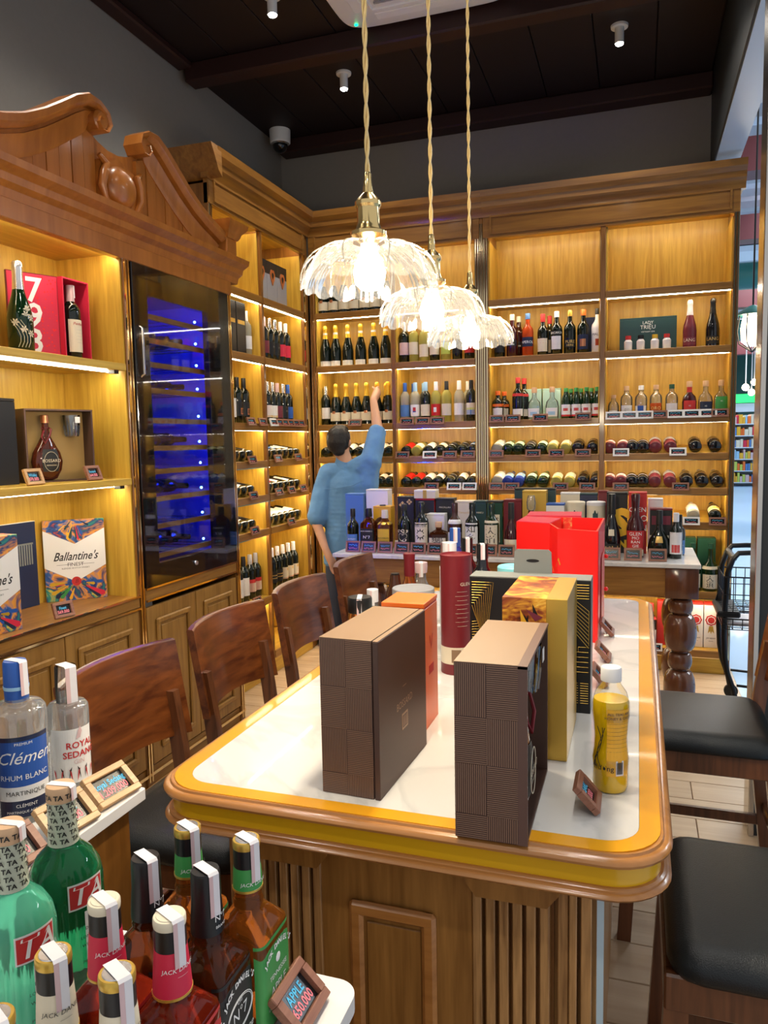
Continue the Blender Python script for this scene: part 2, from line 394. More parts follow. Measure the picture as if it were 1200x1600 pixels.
# ------------------------------------------------------------ cabinets
# local frame: x along the front, y into the cabinet, z up
ROWZ = [2.575, 2.178, 1.734, 1.486, 1.254, 1.025, .557, .155]
SLOPED = (3, 4, 5)
def cabinet(name, label, loc, rz, W, bays, D=.355, left_open=True):
    t = thing(name, label, 'cabinet', loc, rz)
    for x0, x1 in ((0, .035), (W-.035, W)):
        part('side_panel', B(x0, x1, 0, D, 0, 3.12, c=.003), 'frame_wood', t)
        for e in (-.004, .014):
            part('gold_trim', B(x0+.008+e, x0+.016+e, -.006, 0, .1, 3.1), 'gold_trim', t)
    for i, (a, b) in enumerate(bays):
        bp = part('back_panel', B(a, b, D-.012, D, .1, 3.12), 'gold_wood', t)
        part('top_panel', B(a, b, .03, D-.012, 3.06, 3.075), 'gold_wood_h', t)
        if i: part('divider', B(bays[i-1][1], a, .0, D-.012, .1, 3.0, c=.003), 'frame_wood', t)
        for sx in (a, b-.008):
            part('lining', B(sx, sx+.008, .02, D-.012, .16, 2.985), 'gold_wood', t)
        st = part('top_light', B(a+.02, b-.02, .045, .06, 3.05, 3.06), 'led', t)
        for k, z in enumerate(ROWZ):
            m = MB()
            if k in SLOPED:
                m.add([(a, 0, z-.012), (b, 0, z-.012), (a, D-.012, z+.05), (b, D-.012, z+.05), (a, 0, z-.03), (b, 0, z-.03), (a, D-.012, z+.032), (b, D-.012, z+.032)],
                      [(0, 1, 3, 2), (4, 6, 7, 5), (0, 4, 5, 1), (2, 3, 7, 6), (0, 2, 6, 4), (1, 5, 7, 3)])
            else: m.box(a, b, .012, D-.012, z-.022, z-.002)
            sh = part('shelf', m, 'gold_wood_h', t)
            part('shelf_lip', B(a, b, -.004, .012, z-.048, z, c=.002), 'frame_wood_h', sh)
            part('gold_edge', B(a, b, -.0065, -.004, z-.05, z-.045), 'gold_trim', sh)
            if k < 7: part('light_strip', B(a+.01, b-.01, .016, .03, z-.05, z-.042), 'led', sh)
    part('frieze', B(0, W, -.008, .03, 3.0, 3.16, c=.003), 'crown_wood', t)
    fr = MB()
    for z in (3.02, 3.135): fr.box(.06, W-.06, -.016, -.008, z, z+.012)
    for x in (.05, W-.062): fr.box(x, x+.012, -.016, -.008, 3.02, 3.147)
    part('frieze_moulding', fr, 'crown_wood', t)
    pr = [(.03, 3.14), (-.012, 3.14), (-.02, 3.17), (-.05, 3.20), (-.055, 3.235), (-.085, 3.26), (-.095, 3.30), (.03, 3.30)]
    return t, pr
def crown(t, pr, x0, x1, mats='crown_wood', d=.355):
    part('cornice', MB().prism([(a, b) for a, b in pr], x0, x1, 'x'), mats, t)
    part('top_board', B(x0, x1, .03, d, 3.17, 3.19), 'frame_wood_h', t)
YF = 5.389
bays_r = [(.035, .795), (.83, 1.61)]
cR, pr = cabinet('display_cabinet', 'tall golden wood back cabinet with spirits, right of the centre post', (-1.05, YF, 0), 0, 1.645, bays_r)
crown(cR, pr, 0, 1.672)
part('base_plinth', B(.035, 1.61, .0, .33, 0, .105, c=.002), 'gold_wood_h', cR)
part('centre_post', B(-.0245, -.0005, -.004, .3, 0, 3.14, c=.002), 'frame_wood', cR)
for e in (-.022, -.009): part('gold_trim', B(e, e+.006, -.008, -.004, .1, 3.1), 'gold_trim', cR)
bays_l = [(.04, .645), (.675, 1.275)]
cL, pr = cabinet('display_cabinet', 'tall golden wood back cabinet with wines, left of the centre post', (-2.385, YF, 0), 0, 1.31, bays_l)
crown(cL, pr, 0, 1.335)
part('base_plinth', B(.04, 1.275, .0, .33, 0, .105, c=.002), 'gold_wood_h', cL)
bays_c = [(.035, .63), (.66, 1.30)]
cC, pr = cabinet('display_cabinet', 'tall golden wood wine cabinet along the left wall beside the corner', (-2.39, 3.985, 0), PI/2, 1.335, bays_c)
crown(cC, pr, -.02, 1.40)
part('base_plinth', B(.035, 1.30, .0, .33, 0, .105, c=.002), 'gold_wood_h', cC)
ret = MB().prism([(.02, 3.14), (-.02, 3.17), (-.055, 3.235), (-.095, 3.30), (.02, 3.30)], -.09, .355, 'y'); part('cornice', ret, 'crown_wood', cC)
part('corner_post', B(1.335, 1.40, .005, .07, 0, 3.14, c=.004), 'frame_wood', cC)

# ------------------------------------------------------------ cabinet with the wine fridge and the carved top (left wall)
XL = -2.106; Y0 = 1.83
cF = thing('fridge_cabinet', 'carved wooden cabinet with open lit shelves beside the blue wine fridge', 'cabinet', (XL, Y0, 0), PI/2)
WF = 1.87; DF = .56          # local x = world y - 1.83
part('back_panel', B(.03, .965, .34, .36, .12, 2.43), 'gold_wood', cF)
for a, b in ((0, .03), (.965, 1.01), (1.825, 1.87)):
    part('side_panel', B(a, b, 0, DF, .0, 2.44, c=.003), 'frame_wood', cF)
    for e in (.004, .024): part('gold_trim', B(a+e, a+e+.009, -.007, 0, .06, 2.42), 'gold_trim', cF)
for sx in (.03, .957): part('lining', B(sx, sx+.008, .01, .34, .93, 2.42), 'gold_wood', cF)
part('top_panel', B(.03, .965, .0, .34, 2.42, 2.44), 'gold_wood_h', cF)
for z in (2.415,): part('light_strip', B(.05, .94, .035, .055, z-.004, z+.004), 'led', cF)
for z in (1.955, 1.46):
    sh = part('shelf', B(.038, .957, .0, .34, z-.03, z, c=.002), 'gold_wood_h', cF)
    part('light_strip', B(.05, .94, .05, .075, z-.036, z-.03), 'led', sh)
    part('shelf_bracket', B(.90, .93, .02, .05, z-.045, z-.03), 'black', sh)
part('base_top', B(.03, .965, -.004, .34, .88, .93, c=.003), 'frame_wood_h', cF)
for z in (.872, .926): part('gold_trim', B(.03, .965, -.012, -.004, z, z+.009), 'gold_trim', cF)
part('fridge_sill', B(1.01, 1.825, -.004, .5, .90, .955, c=.003), 'frame_wood_h', cF)
for z in (.893, .948): part('gold_trim', B(1.01, 1.825, -.012, -.004, z, z+.009), 'gold_trim', cF)
part('header_rail', B(0, WF, -.01, .03, 2.40, 2.50, c=.003), 'carved_wood', cF)
def door(x0, x1, z0, z1):
    d = part('door', B(x0, x1, 0, .02, z0, z1, c=.002), 'door_wood', cF)
    m = MB(); q = .06
    for zz in (z0+q, z1-q-.028): m.box(x0+q, x1-q, -.014, 0, zz, zz+.028, c=.006)
    for xx in (x0+q, x1-q-.028): m.box(xx, xx+.028, -.013, 0, z0+q, z1-q, c=.006)
    part('door_moulding', m, 'door_wood', d)
    part('door_field', B(x0+q+.04, x1-q-.04, -.006, 0, z0+q+.04, z1-q-.04, c=.004), 'door_wood', d)
for a, b in ((.035, .495), (.50, .96), (1.015, 1.415), (1.42, 1.82)): door(a, b, .13, .865)
part('plinth', B(0, WF, .01, .06, 0, .12), 'frame_wood_h', cF)
for z in (.03, .085): part('gold_trim', B(0, WF, -.004, .01, z, z+.014), 'gold_trim', cF)
pr2 = [(.05, 2.47), (-.012, 2.47), (-.02, 2.50), (-.045, 2.515), (-.05, 2.54), (-.085, 2.56), (-.09, 2.585), (.36, 2.585), (.36, 2.47)]
part('cornice', MB().prism(pr2, -.02, 1.935, 'x'), 'carved_wood', cF)
# carved pediment; local x measured from the centre line (world y = 2.75)
pc = .92
right_curve = [(.78, 2.655), (.72, 2.675), (.64, 2.70), (.55, 2.735), (.45, 2.79), (.36, 2.85), (.28, 2.905), (.215, 2.938), (.16, 2.94), (.112, 2.918), (.098, 2.882), (.118, 2.852), (.150, 2.850), (.168, 2.872), (.158, 2.892), (.140, 2.888)]
def swan(sg):
    m = MB(); R = []
    P = [Vector((pc+sg*x, z)) for x, z in right_curve]
    n = len(P)
    for i, p in enumerate(P):
        tv = (P[min(i+1, n-1)]-P[max(i-1, 0)]).normalized(); nv = Vector((-tv.y, tv.x))*sg
        s = (1, 1, 1, 1, 1, 1, 1, .9, .62, .42, .33, .27, .22, .18, .14, .1)[i]
        prof = [(-.115*s, .0), (-.115*s, -.034), (-.095*s, -.040), (-.065*s, -.043), (-.04*s, -.052), (-.038*s, -.040), (-.026*s, -.040), (-.024*s, -.066), (-.010*s, -.084), (-.004*s, -.088), (.018*s, -.092), (.024*s, -.086), (.024*s, .0)]
        R.append([(p.x-nv.x*q, y, p.y-nv.y*q) for q, y in prof])
    m.rings(R); part('swan_neck_moulding', m, 'carved_wood', cF, ang=22)
    # roll of the scroll
    sc = MB(); c = (pc+sg*.140, 2.886)
    sc.rings([[(c[0]+r*math.cos(a*2*PI/20), y, c[1]+r*math.sin(a*2*PI/20)) for a in range(20)] for r, y in ((.040, 0), (.040, -.07), (.030, -.082))])
    part('scroll', sc, 'carved_wood', cF)
    # tongue boards under the moulding
    for k in range(9):
        xa = .135+.068*k; xb = xa+.064
        def top(x):
            for (x1, z1), (x0, z0) in zip(right_curve, right_curve[1:]):
                if x0 <= x <= x1: return z0+(z1-z0)*(x-x0)/(x1-x0)
            return 2.64
        za, zb = max(2.59, top(min(xa, .78))-.085), max(2.59, top(min(xb, .78))-.085)
        if k == 0: za = 2.83
        b = MB().prism([(pc+sg*xa, 2.585), (pc+sg*xb, 2.585), (pc+sg*xb, zb), (pc+sg*xa, za)], -.028-.002*(k % 2), .0, 'y')
        part('board', b, 'carved_wood', cF)
for sg in (1, -1): swan(sg)
arch = [(-.165, 2.585), (.165, 2.585), (.165, 2.87), (.14, 2.855), (.09, 2.832), (.035, 2.818), (-.035, 2.818), (-.09, 2.832), (-.14, 2.855), (-.165, 2.88)]
part('centre_board', MB().prism([(pc+x, z) for x, z in arch], -.012, .0, 'y'), 'carved_wood', cF)
def egg(cx, cz, a, b, y0, y1, n=28):
    m = MB(); R = []
    for k in range(6):
        q = math.cos(k/5*PI/2*.97); y = y0+(y1-y0)*math.sin(k/5*PI/2)
        R.append([(cx+a*q*math.cos(2*PI*j/n), y, cz+b*q*math.sin(2*PI*j/n)) for j in range(n)])
    return m.rings(R)
part('cartouche_frame', MB().prism([(pc-.115, 2.585), (pc+.115, 2.585), (pc+.135, 2.68), (pc+.115, 2.755), (pc+.06, 2.765), (pc, 2.79), (pc-.06, 2.765), (pc-.115, 2.755), (pc-.135, 2.68)], -.04, -.012, 'y'), 'carved_wood', cF)
part('oval_boss', egg(pc, 2.672, .092, .086, -.04, -.085), 'carved_wood', cF, ang=60)
for sg in (1, -1):
    part('side_scroll', MB().tube([(pc+sg*.10, -.045, 2.60), (pc+sg*.125, -.05, 2.65), (pc+sg*.115, -.055, 2.70), (pc+sg*.10, -.055, 2.74), (pc+sg*.135, -.05, 2.765)], [.012, .018, .02, .016, .010], 10), 'carved_wood', cF)
    bx = pc+sg*.83
    pl = part('end_block', B(bx-.05, bx+.05, -.09, .03, 2.585, 2.70, c=.003), 'carved_wood', cF)
    part('block_cap', MB().rings([[(bx+sx*w, y, z) for sx, y in ((-1, -.045-w), (1, -.045-w), (1, .04), (-1, .04))] for w, z in ((.052, 2.66), (.062, 2.675), (.066, 2.69), (.092, 2.72), (.095, 2.74))]), 'carved_wood', pl)

# the wine fridge itself (local frame of its own)
fr = thing('wine_fridge', 'tall black wine fridge glowing blue behind its glass door', 'fridge', (XL, Y0+1.012, .957), PI/2)
fw, fh = .811, 1.443
part('body', MB().box(0, .02, .03, .5, 0, fh).box(fw-.02, fw, .03, .5, 0, fh).box(.02, fw-.02, .48, .5, 0, fh).box(.02, fw-.02, .03, .48, 0, .06).box(.02, fw-.02, .03, .48, fh-.06, fh), 'fridge_black', fr)
part('lining', MB().box(.02, .03, .06, .47, .06, fh-.06).box(fw-.03, fw-.02, .06, .47, .06, fh-.06).box(.03, fw-.03, .47, .48, .06, fh-.06), 'fridge_lining', fr)
dr = part('door', MB().box(0, .105, -.01, .025, 0, fh, c=.003).box(fw-.205, fw, -.01, .025, 0, fh, c=.003).box(.105, fw-.205, -.01, .025, 0, .10, c=.003).box(.105, fw-.205, -.01, .025, fh-.13, fh, c=.003), 'fridge_black', fr)
part('glass', B(.0, fw, -.014, -.011, 0, fh), 'door_glass', dr)
part('handle', MB().tube([(.03, -.012, .95), (.03, -.03, .96), (.03, -.03, 1.16), (.03, -.012, 1.17)], .006, 8), 'steel', dr)
lk = part('lock', MB().loft([(0, .012), (.006, .010)], 20), 'silver', dr, (.40, -.014, .055), (PI/2, 0, 0))
part('light_strip', MB().box(.034, .046, .07, .085, .08, fh-.1), 'blue_led', fr)
part('light_strip', MB().box(.06, fw-.22, .06, .075, fh-.075, fh-.065), 'blue_led', fr)
rackz = [.12, .26, .39, .52, .63, .76, .90, 1.02, 1.13, 1.24]
wbot = MB().loft([(0, .03), (.004, .036), (.19, .037), (.215, .03), (.235, .016), (.30, .014)], 12).mesh('bottle_body', ['dark_glass'])
for i, z in enumerate(rackz):
    rk = part('rack', MB().box(.03, fw-.03, .05, .065, z-.012, z+.012), 'frame_wood_h', fr)
    rm = MB()
    for q in range(7): rm.tube([(.06+.1*q, .065, z), (.06+.1*q, .46, z)], .003, 5)
    part('rack_wires', rm, 'steel', rk)
    part('indicator', MB().sphere((fw-.215, .062, z+.03), .006, 8, 6), 'blue_dot', rk)
    for q in range(5 if i in (0, 2, 4, 6, 8) else 0):
        o = link('wine_bottle', wbot, None, (XL-.43, Y0+1.012+.11+.115*q, .957+z+.042), (0, PI/2, 0))
        tag(o, 'dark wine bottle lying on a rack inside the blue-lit wine fridge', 'bottle', 'bottles in the wine fridge')
# ------------------------------------------------------------ bottles
# shape: body rows (z, rx, ry, squareness), cap rows
SHAPES = {
 'bordeaux': ([(0, .033), (.004, .0365), (.19, .0375), (.205, .036), (.222, .027), (.236, .0155), (.285, .0138)], [(.230, .0165), (.297, .0152), (.300, .0142)]),
 'bubbly': ([(0, .038), (.004, .043), (.115, .0435), (.15, .039), (.185, .029), (.22, .0195), (.295, .015)], [(.215, .0215), (.25, .018), (.283, .0165), (.286, .0185), (.303, .018), (.315, .013)]),
 'malt': ([(0, .034), (.004, .0375), (.165, .0385), (.185, .035), (.20, .026), (.215, .0165), (.26, .014)], [(.235, .0165), (.288, .0165), (.292, .015)]),
 'liqueur': ([(0, .036), (.004, .040), (.17, .041), (.195, .037), (.215, .023), (.23, .0165), (.27, .015)], [(.262, .0175), (.30, .0175), (.303, .016)]),
 'square': ([(0, .035, .035, 7), (.004, .0385, .0385, 7), (.145, .0385, .0385, 7), (.157, .0365, .0365, 6), (.172, .027, .027, 3), (.186, .0165, .0165, 2), (.21, .0155), (.225, .015)], [(.192, .0185), (.20, .019), (.236, .0175), (.240, .0165)]),
 'squat': ([(0, .043, .043, 8), (.004, .047, .047, 8), (.10, .047, .047, 8), (.112, .044, .044, 6), (.122, .028, .028, 3), (.130, .016), (.145, .0155)], [(.143, .019), (.172, .019), (.175, .016)]),
 'flask': ([(0, .04, .025), (.01, .05, .027, 2.3), (.05, .055, .028, 2.2), (.10, .048, .026), (.135, .03, .02), (.16, .016, .016), (.20, .0145)], [(.185, .0165), (.255, .0155), (.262, .014)]),
 'gin_tall': ([(0, .036), (.004, .040), (.12, .041), (.14, .037), (.155, .024), (.165, .016), (.185, .0155)], [(.183, .018), (.21, .018), (.213, .016)]),
 'gin_short': ([(0, .033), (.004, .037), (.08, .037), (.10, .03), (.115, .016), (.135, .015)], [(.133, .017), (.155, .017)]),
 'gin_shield': ([(0, .040, .028, 3), (.004, .044, .03, 3), (.09, .046, .031, 3), (.125, .040, .028, 2.6), (.148, .02, .018), (.16, .016, .016), (.195, .0155)], [(.19, .019), (.225, .019), (.228, .017)]),
 'soju': ([(0, .030), (.004, .0325), (.12, .033), (.15, .027), (.175, .0165), (.195, .014)], [(.188, .0155), (.213, .0155), (.215, .014)]),
 'decanter': ([(0, .05), (.01, .055), (.09, .05), (.15, .03), (.19, .018), (.25, .016)], [(.25, .012), (.262, .022), (.30, .024), (.34, .017)]),
 'remy': ([(0, .036), (.004, .041), (.10, .044), (.15, .038), (.20, .024), (.235, .0165), (.27, .0155)], [(.235, .0195), (.345, .0185), (.35, .017)]),
 'cask': ([(0, .038), (.004, .041), (.16, .043), (.20, .036), (.23, .02), (.28, .016)], [(.275, .018), (.34, .022), (.352, .018)]),
 'mini': ([(0, .015), (.05, .016), (.062, .009), (.07, .008)], [(.066, .010), (.082, .010)]),
 'tenjiku': ([(0, .045), (.005, .05), (.15, .051), (.175, .045), (.20, .022), (.24, .0165), (.30, .015)], [(.285, .018), (.32, .018)]),
}
FRONT = -PI/2
def shape_at(rows, z):
    R = [(r[0], r[1], r[2] if len(r) > 2 else r[1], r[3] if len(r) > 3 else 2.) for r in rows]
    for a, b in zip(R, R[1:]):
        if a[0] <= z <= b[0]:
            t = (z-a[0])/max(1e-9, b[0]-a[0]); return [a[i]+(b[i]-a[i])*t for i in (1, 2, 3)]
    return R[-1][1:]
def patch(rows, z0, z1, a0, a1, off=.0007, na=12, nz=4, mi=0, mb=None, edge=None):
    mb = mb or MB(); R = []
    for i in range(nz+1):
        z = z0+(z1-z0)*i/nz; rx, ry, q = shape_at(rows, z); ring = []
        for j in range(na+1):
            a = a0+(a1-a0)*j/na; zz = z+(edge(j/na, i/nz) if edge else 0)
            ca, sa = math.cos(a), math.sin(a)
            ring.append(((rx+off)*math.copysign(abs(ca)**(2/q), ca), (ry+off)*math.copysign(abs(sa)**(2/q), sa), zz))
        R.append(ring)
    return mb.rings(R, mi, False, closed=False)
SPEC = {}
def spec(key, shape, glass, cap, labels=(), marks=(), seg=16, neck=None):
    """labels: (z0, z1, half angle, material); marks: (text, size, z, material[, shear])"""
    SPEC[key] = dict(shape=shape, glass=glass, cap=cap, labels=labels, marks=marks, seg=seg, neck=neck, parts=None)
def spec_parts(key):
    s = SPEC[key]
    if s['parts']: return s['parts']
    rows, cap = SHAPES[s['shape']]; P = []
    P.append(('glass_body', MB().loft(rows, s['seg']).mesh('glass_body', [s['glass']], 50)))
    if s['cap']: P.append(('cap', MB().loft(cap, s['seg']).mesh('cap', [s['cap']], 50)))
    for z0, z1, ha, mt in s['labels']:
        P.append(('paper_label', patch(rows, z0, z1, FRONT-ha, FRONT+ha).mesh('paper_label', [mt], 0)))
    if s['marks']:
        mb = MB(); mats = []
        for mk in s['marks']:
            if mk[3] not in mats: mats.append(mk[3])
            rx, ry, q = shape_at(rows, mk[2])
            if q > 3.5: fn = on_front(0, -ry-.0012, mk[2])
            else: fn = on_round(max(rx, ry) if abs(rx-ry) < .002 else ry, FRONT, mk[2], .0013)
            flat_text(mb, mk[0], mk[1], fn, mats.index(mk[3]), shear=mk[4] if len(mk) > 4 else 0)
        P.append(('lettering', mb.mesh('lettering', mats, 0)))
    s['parts'] = P
    return P
def bottle(key, loc, rot, label, group=None, name='bottle', scale=1.):
    t = bpy.data.objects.new(name, None); COL.objects.link(t); t.empty_display_size = .03
    t.location = loc; t.rotation_euler = rot; t.scale = (scale,)*3
    tag(t, label, 'bottle', group)
    for n, me in spec_parts(key): link(n, me, t)
    return t

def wine(key, cap, lab, glass='dark_glass', shape='bordeaux', z=(.05, .135), marks=(), extra=()):
    spec(key, shape, glass, cap, ((z[0], z[1], 1.25, lab),)+tuple(extra), marks)
wine('cream_gold', 'gold_foil', 'cream', shape='bubbly', z=(.03, .095), extra=((.085, .105, .28, 'copper'),))
wine('gold_oval', 'gold_foil', 'white', shape='bubbly', z=(.005, .045), extra=((.245, .262, 3.1, 'paper'),))
wine('silver_white', 'silver', 'white'); wine('silver_peach', 'silver', 'pink_paper', z=(.06, .15))
wine('white_wine', 'paper', 'cream', 'yellow_glass', z=(.06, .15)); wine('yellow_wine', 'paper', 'cream', 'yellow_glass', z=(.04, .13))
wine('dark_yellow', 'gold_card', 'cream'); wine('pale_wine', 'silver', 'lime', 'yellow_glass'); wine('red_label', 'black', 'label_red')
wine('blue_label', 'blue', 'mid_blue', 'pale_glass'); wine('emblem_label', 'sky', 'white', 'pale_glass', extra=((.085, .115, .3, 'label_red'), (.078, .09, .32, 'blue')))
wine('cream_blue', 'sky', 'cream'); wine('red_white', 'paper', 'red', 'yellow_glass', extra=((.075, .11, .3, 'white'),))
wine('cream_yellow', 'ink', 'cream', 'yellow_glass'); wine('white_clear', 'white', 'white', 'pale_glass'); wine('landscape', 'black', 'cream', extra=((.05, .085, 1.2, 'mid_blue'), (.085, .10, 1.2, 'lime')))
wine('maroon', 'pink_paper', 'wine_label'); wine('plain_dark', 'silver', 'black', marks=(('PN', .02, .1, 'grey_ink'),)); wine('crimson', 'white', 'crimson')
wine('white_cream', 'black', 'white', z=(.04, .16)); wine('hexagon', 'black', 'black', z=(.05, .14), extra=((.06, .10, .5, 'copper'), (.066, .094, .42, 'ink')))
wine('white_black', 'silver', 'white', extra=((.05, .065, 1.2, 'gold_ink'),)); wine('blue_paper', 'blue', 'blue'); wine('two_red', 'grey_cloth', 'label_red', extra=((.05, .11, 1.24, 'cream'),))
wine('gold_cap', 'gold_card', 'white', z=(.04, .15)); wine('black_gold', 'paper', 'ink', extra=((.08, .088, 1.2, 'gold_ink'), (.10, .108, 1.2, 'gold_ink')))
wine('shield', 'white', 'cream', extra=((.11, .128, .3, 'gold_ink'), (.05, .06, 1.2, 'copper'))); wine('red_paper', 'ink', 'red', z=(.04, .17)); wine('olive', 'black', 'white', 'yellow_glass')
wine('white_big', 'black', 'white', z=(.04, .16)); wine('band', 'black', 'ink', extra=((.05, .06, 1.2, 'white'), (.12, .128, 1.2, 'white')))
wine('orange_seal', 'black', 'copper', z=(.09, .15)); wine('paper_blue', 'blue', 'mid_blue', extra=((.06, .08, 1.2, 'white'),))
spec('short_silver', 'malt', 'dark_glass', 'silver', ((.04, .10, 1.2, 'ink'),)); spec('dark_red_liqueur', 'liqueur', 'ruby_glass', 'cream', ((.08, .12, 1.1, 'ink'), (.085, .095, .6, 'white')))
spec('aperol', 'liqueur', 'aperol', 'mid_blue', ((.07, .135, 1.1, 'navy'),), (('APEROL', .026, .10, 'white_ink'),))
spec('cream_red', 'malt', 'dark_glass', 'label_red', ((.03, .12, 1.1, 'cream'),), (('———', .02, .09, 'red_ink'),))
spec('bacardi', 'liqueur', 'dark_glass', 'paper', ((.04, .13, .9, 'paper'), (.14, .165, 1.0, 'ink')), (('BACARDI', .020, .152, 'white_ink'),))
spec('lime_label', 'liqueur', 'dark_glass', 'gold_card', ((.05, .10, .9, 'ink'),), (('PURE', .030, .085, 'gold_ink'), ('HERB', .02, .062, 'gold_ink')))
spec('captain', 'liqueur', 'dark_glass', 'orange', ((.03, .13, 1.1, 'navy'), (.05, .10, .5, 'copper')))
spec('malibu', 'liqueur', 'malibu_white', 'ink', ((.05, .095, .4, 'aperol'),), (('MALIBU', .024, .125, 'ink'),))
spec('lang_pink', 'bubbly', 'pink_frost', 'paper', ((.02, .07, 1.1, 'wine_label'),), (('LANG', .03, .05, 'cream'),)); spec('lang_black', 'bubbly', 'black_gloss', 'black', ((.02, .07, 1.1, 'ink'),), (('LANG', .03, .05, 'gold_ink'),))
spec('wax', 'gin_tall', 'dark_glass', 'orange', ((.03, .09, 1.0, 'white'), (.10, .12, 1.2, 'orange'))); spec('red_cap', 'liqueur', 'dark_glass', 'label_red', ((.03, .08, 1.0, 'white'), (.17, .19, 1.2, 'label_red')))
spec('gin_blue', 'gin_shield', 'clear_glass', 'cork', ((.02, .08, .9, 'white'), (.03, .055, .4, 'sky'))); spec('soju', 'soju', 'green_dark_glass', 'green', ((.03, .10, 1.2, 'white'), (.055, .075, .5, 'label_red'), (.018, .03, 1.2, 'label_red')))
spec('gin_cork', 'gin_short', 'clear_glass', 'cork', ((.02, .05, .8, 'white'),)); spec('gin_white', 'gin_tall', 'clear_glass', 'cork', ((.03, .08, 1.0, 'white'),), (('gin', .03, .055, 'grey_ink'),))
spec('gin_bluey', 'gin_tall', 'clear_glass', 'white', ((.03, .075, .5, 'blue'), (.03, .075, 1.0, 'white'))); spec('gin_orange', 'gin_tall', 'clear_glass', 'cork', ((.02, .09, 1.0, 'aperol'),), (('ORO', .03, .055, 'gold_ink'),))
spec('gin_grey', 'gin_tall', 'clear_glass', 'dark_green', ((.03, .085, 1.0, 'paper'),)); spec('gin_dark', 'gin_shield', 'ruby_glass', 'cork', ((.03, .10, .8, 'label_red'), (.155, .19, 1.5, 'label_red')), (('SONG CAI', .014, .065, 'white_ink'),))
spec('gin_clear', 'gin_shield', 'clear_glass', 'cork', ((.03, .09, .8, 'navy'),), (('SONG CAI', .014, .06, 'white_ink'),)); spec('gin_green', 'gin_shield', 'clear_glass', 'cork', ((.02, .12, .9, 'green'),), (('SONG CAI', .013, .09, 'white_ink'),))
spec('green_lying', 'malt', 'green_dark_glass', 'green', ((.05, .13, 1.1, 'mint'), (.07, .10, .4, 'pink_paper'))); spec('yellow_lying', 'malt', 'yellow_glass', 'gold_card', ((.04, .15, 1.2, 'cream'),))
spec('pink_lying', 'gin_tall', 'pink_frost', 'paper', ((.03, .09, 1.0, 'pink_paper'),)); spec('rose_lying', 'liqueur', 'pink_frost', 'grey_cloth', ((.10, .19, 1.2, 'grey_cloth'),)); spec('black_small', 'gin_tall', 'black_gloss', 'black', ((.05, .065, 1.2, 'grey_cloth'),))
spec('black_large', 'liqueur', 'black_gloss', 'black', ((.09, .105, 1.3, 'silver'), (.15, .16, 1.3, 'silver'))); spec('blue_lying', 'malt', 'blue_glass', 'blue', ((.05, .14, 1.0, 'sky'), (.07, .10, .4, 'pink_paper')))
spec('white_lying', 'liqueur', 'pale_glass', 'white', ((.03, .17, 1.3, 'white'),)); spec('yellow_label', 'liqueur', 'dark_glass', 'ink', ((.03, .12, 1.3, 'cream'), (.05, .11, 1.25, 'lime')))
spec('tenjiku', 'tenjiku', 'green_dark_glass', 'dark_green', ((.02, .115, 1.1, 'cream'), (.15, .17, 1.5, 'cream')), (('天', .05, .09, 'ink'), ('道', .05, .045, 'ink')))
spec('spirit_red', 'malt', 'dark_glass', 'label_red', ((.03, .11, 1.1, 'white'), (.03, .045, 1.1, 'label_red'), (.18, .2, 1.4, 'label_red')))
# whisky on the counter
spec('blue_malt', 'malt', 'dark_glass', 'black', ((.01, .11, 1.1, 'mid_blue'),), (('ARTISAN', .014, .075, 'white_ink'),), 24); spec('old7', 'square', 'cola_glass', 'black', ((.012, .125, 1.35, 'ink'),), (('JACK DANIEL\'S', .010, .11, 'white_ink'), ('N°7', .024, .075, 'white_ink'), ('Tennessee', .011, .035, 'white_ink')), 28)
spec('yellow_oval', 'square', 'amber_glass', 'cream', ((.155, .17, 3.1, 'gold_foil'), (.015, .13, .55, 'gold_foil')), (('BOURBON', .013, .075, 'ink'), ('WHISKEY', .012, .055, 'ink')), 28)
spec('emblem_dark', 'liqueur', 'dark_glass', 'ink', ((.0, .14, 1.1, 'ink'),), (('❦', .10, .105, 'cream'),), 24); spec('kibusse', 'liqueur', 'dark_glass', 'dark_glass', ((.04, .178, 1.1, 'cream'),), (('KIBUSSE', .021, .158, 'ink'), ('✹', .10, .10, 'ink')), 24)
spec('hibiki', 'squat', 'cola_glass', 'cork', ((.01, .085, .9, 'cream'),), (('響', .066, .056, 'ink'),), 28); spec('single_white', 'malt', 'brown_glass', 'brown_glass', ((.17, .195, 1.4, 'white'), (.02, .12, 1.1, 'white')), (), 24)
spec('chita', 'liqueur', 'dark_glass', 'dark_glass', ((.04, .182, 1.0, 'white'),), (('知', .055, .145, 'ink'), ('多', .055, .088, 'ink')), 24); spec('tendo', 'liqueur', 'green_dark_glass', 'green_dark_glass', ((.035, .172, 1.0, 'cream'), (.184, .198, 1.4, 'cream')), (('天', .062, .136, 'ink'), ('道', .062, .076, 'ink')), 24)
spec('cognac', 'remy', 'ruby_glass', 'ink', ((.02, .10, 1.2, 'cream'),), (('Hennessy', .014, .07, 'gold_ink', .3),), 24); spec('decanter', 'decanter', 'cola_glass', 'clear_glass', (), (), 24); spec('remy_black', 'remy', 'black_gloss', 'black', ((.12, .155, .35, 'cream'), (.012, .075, 1.1, 'ink')), (('GN', .05, .045, 'gold_ink'),), 24)
spec('glen', 'cask', 'ruby_glass', 'ruby_glass', ((.045, .15, 1.2, 'label_red'), (.01, .045, 1.2, 'cream')), (('GLEN', .026, .132, 'white_ink'), ('MO', .022, .11, 'white_ink'), ('RAN', .022, .088, 'white_ink'), ('GIE', .022, .066, 'white_ink')), 24)
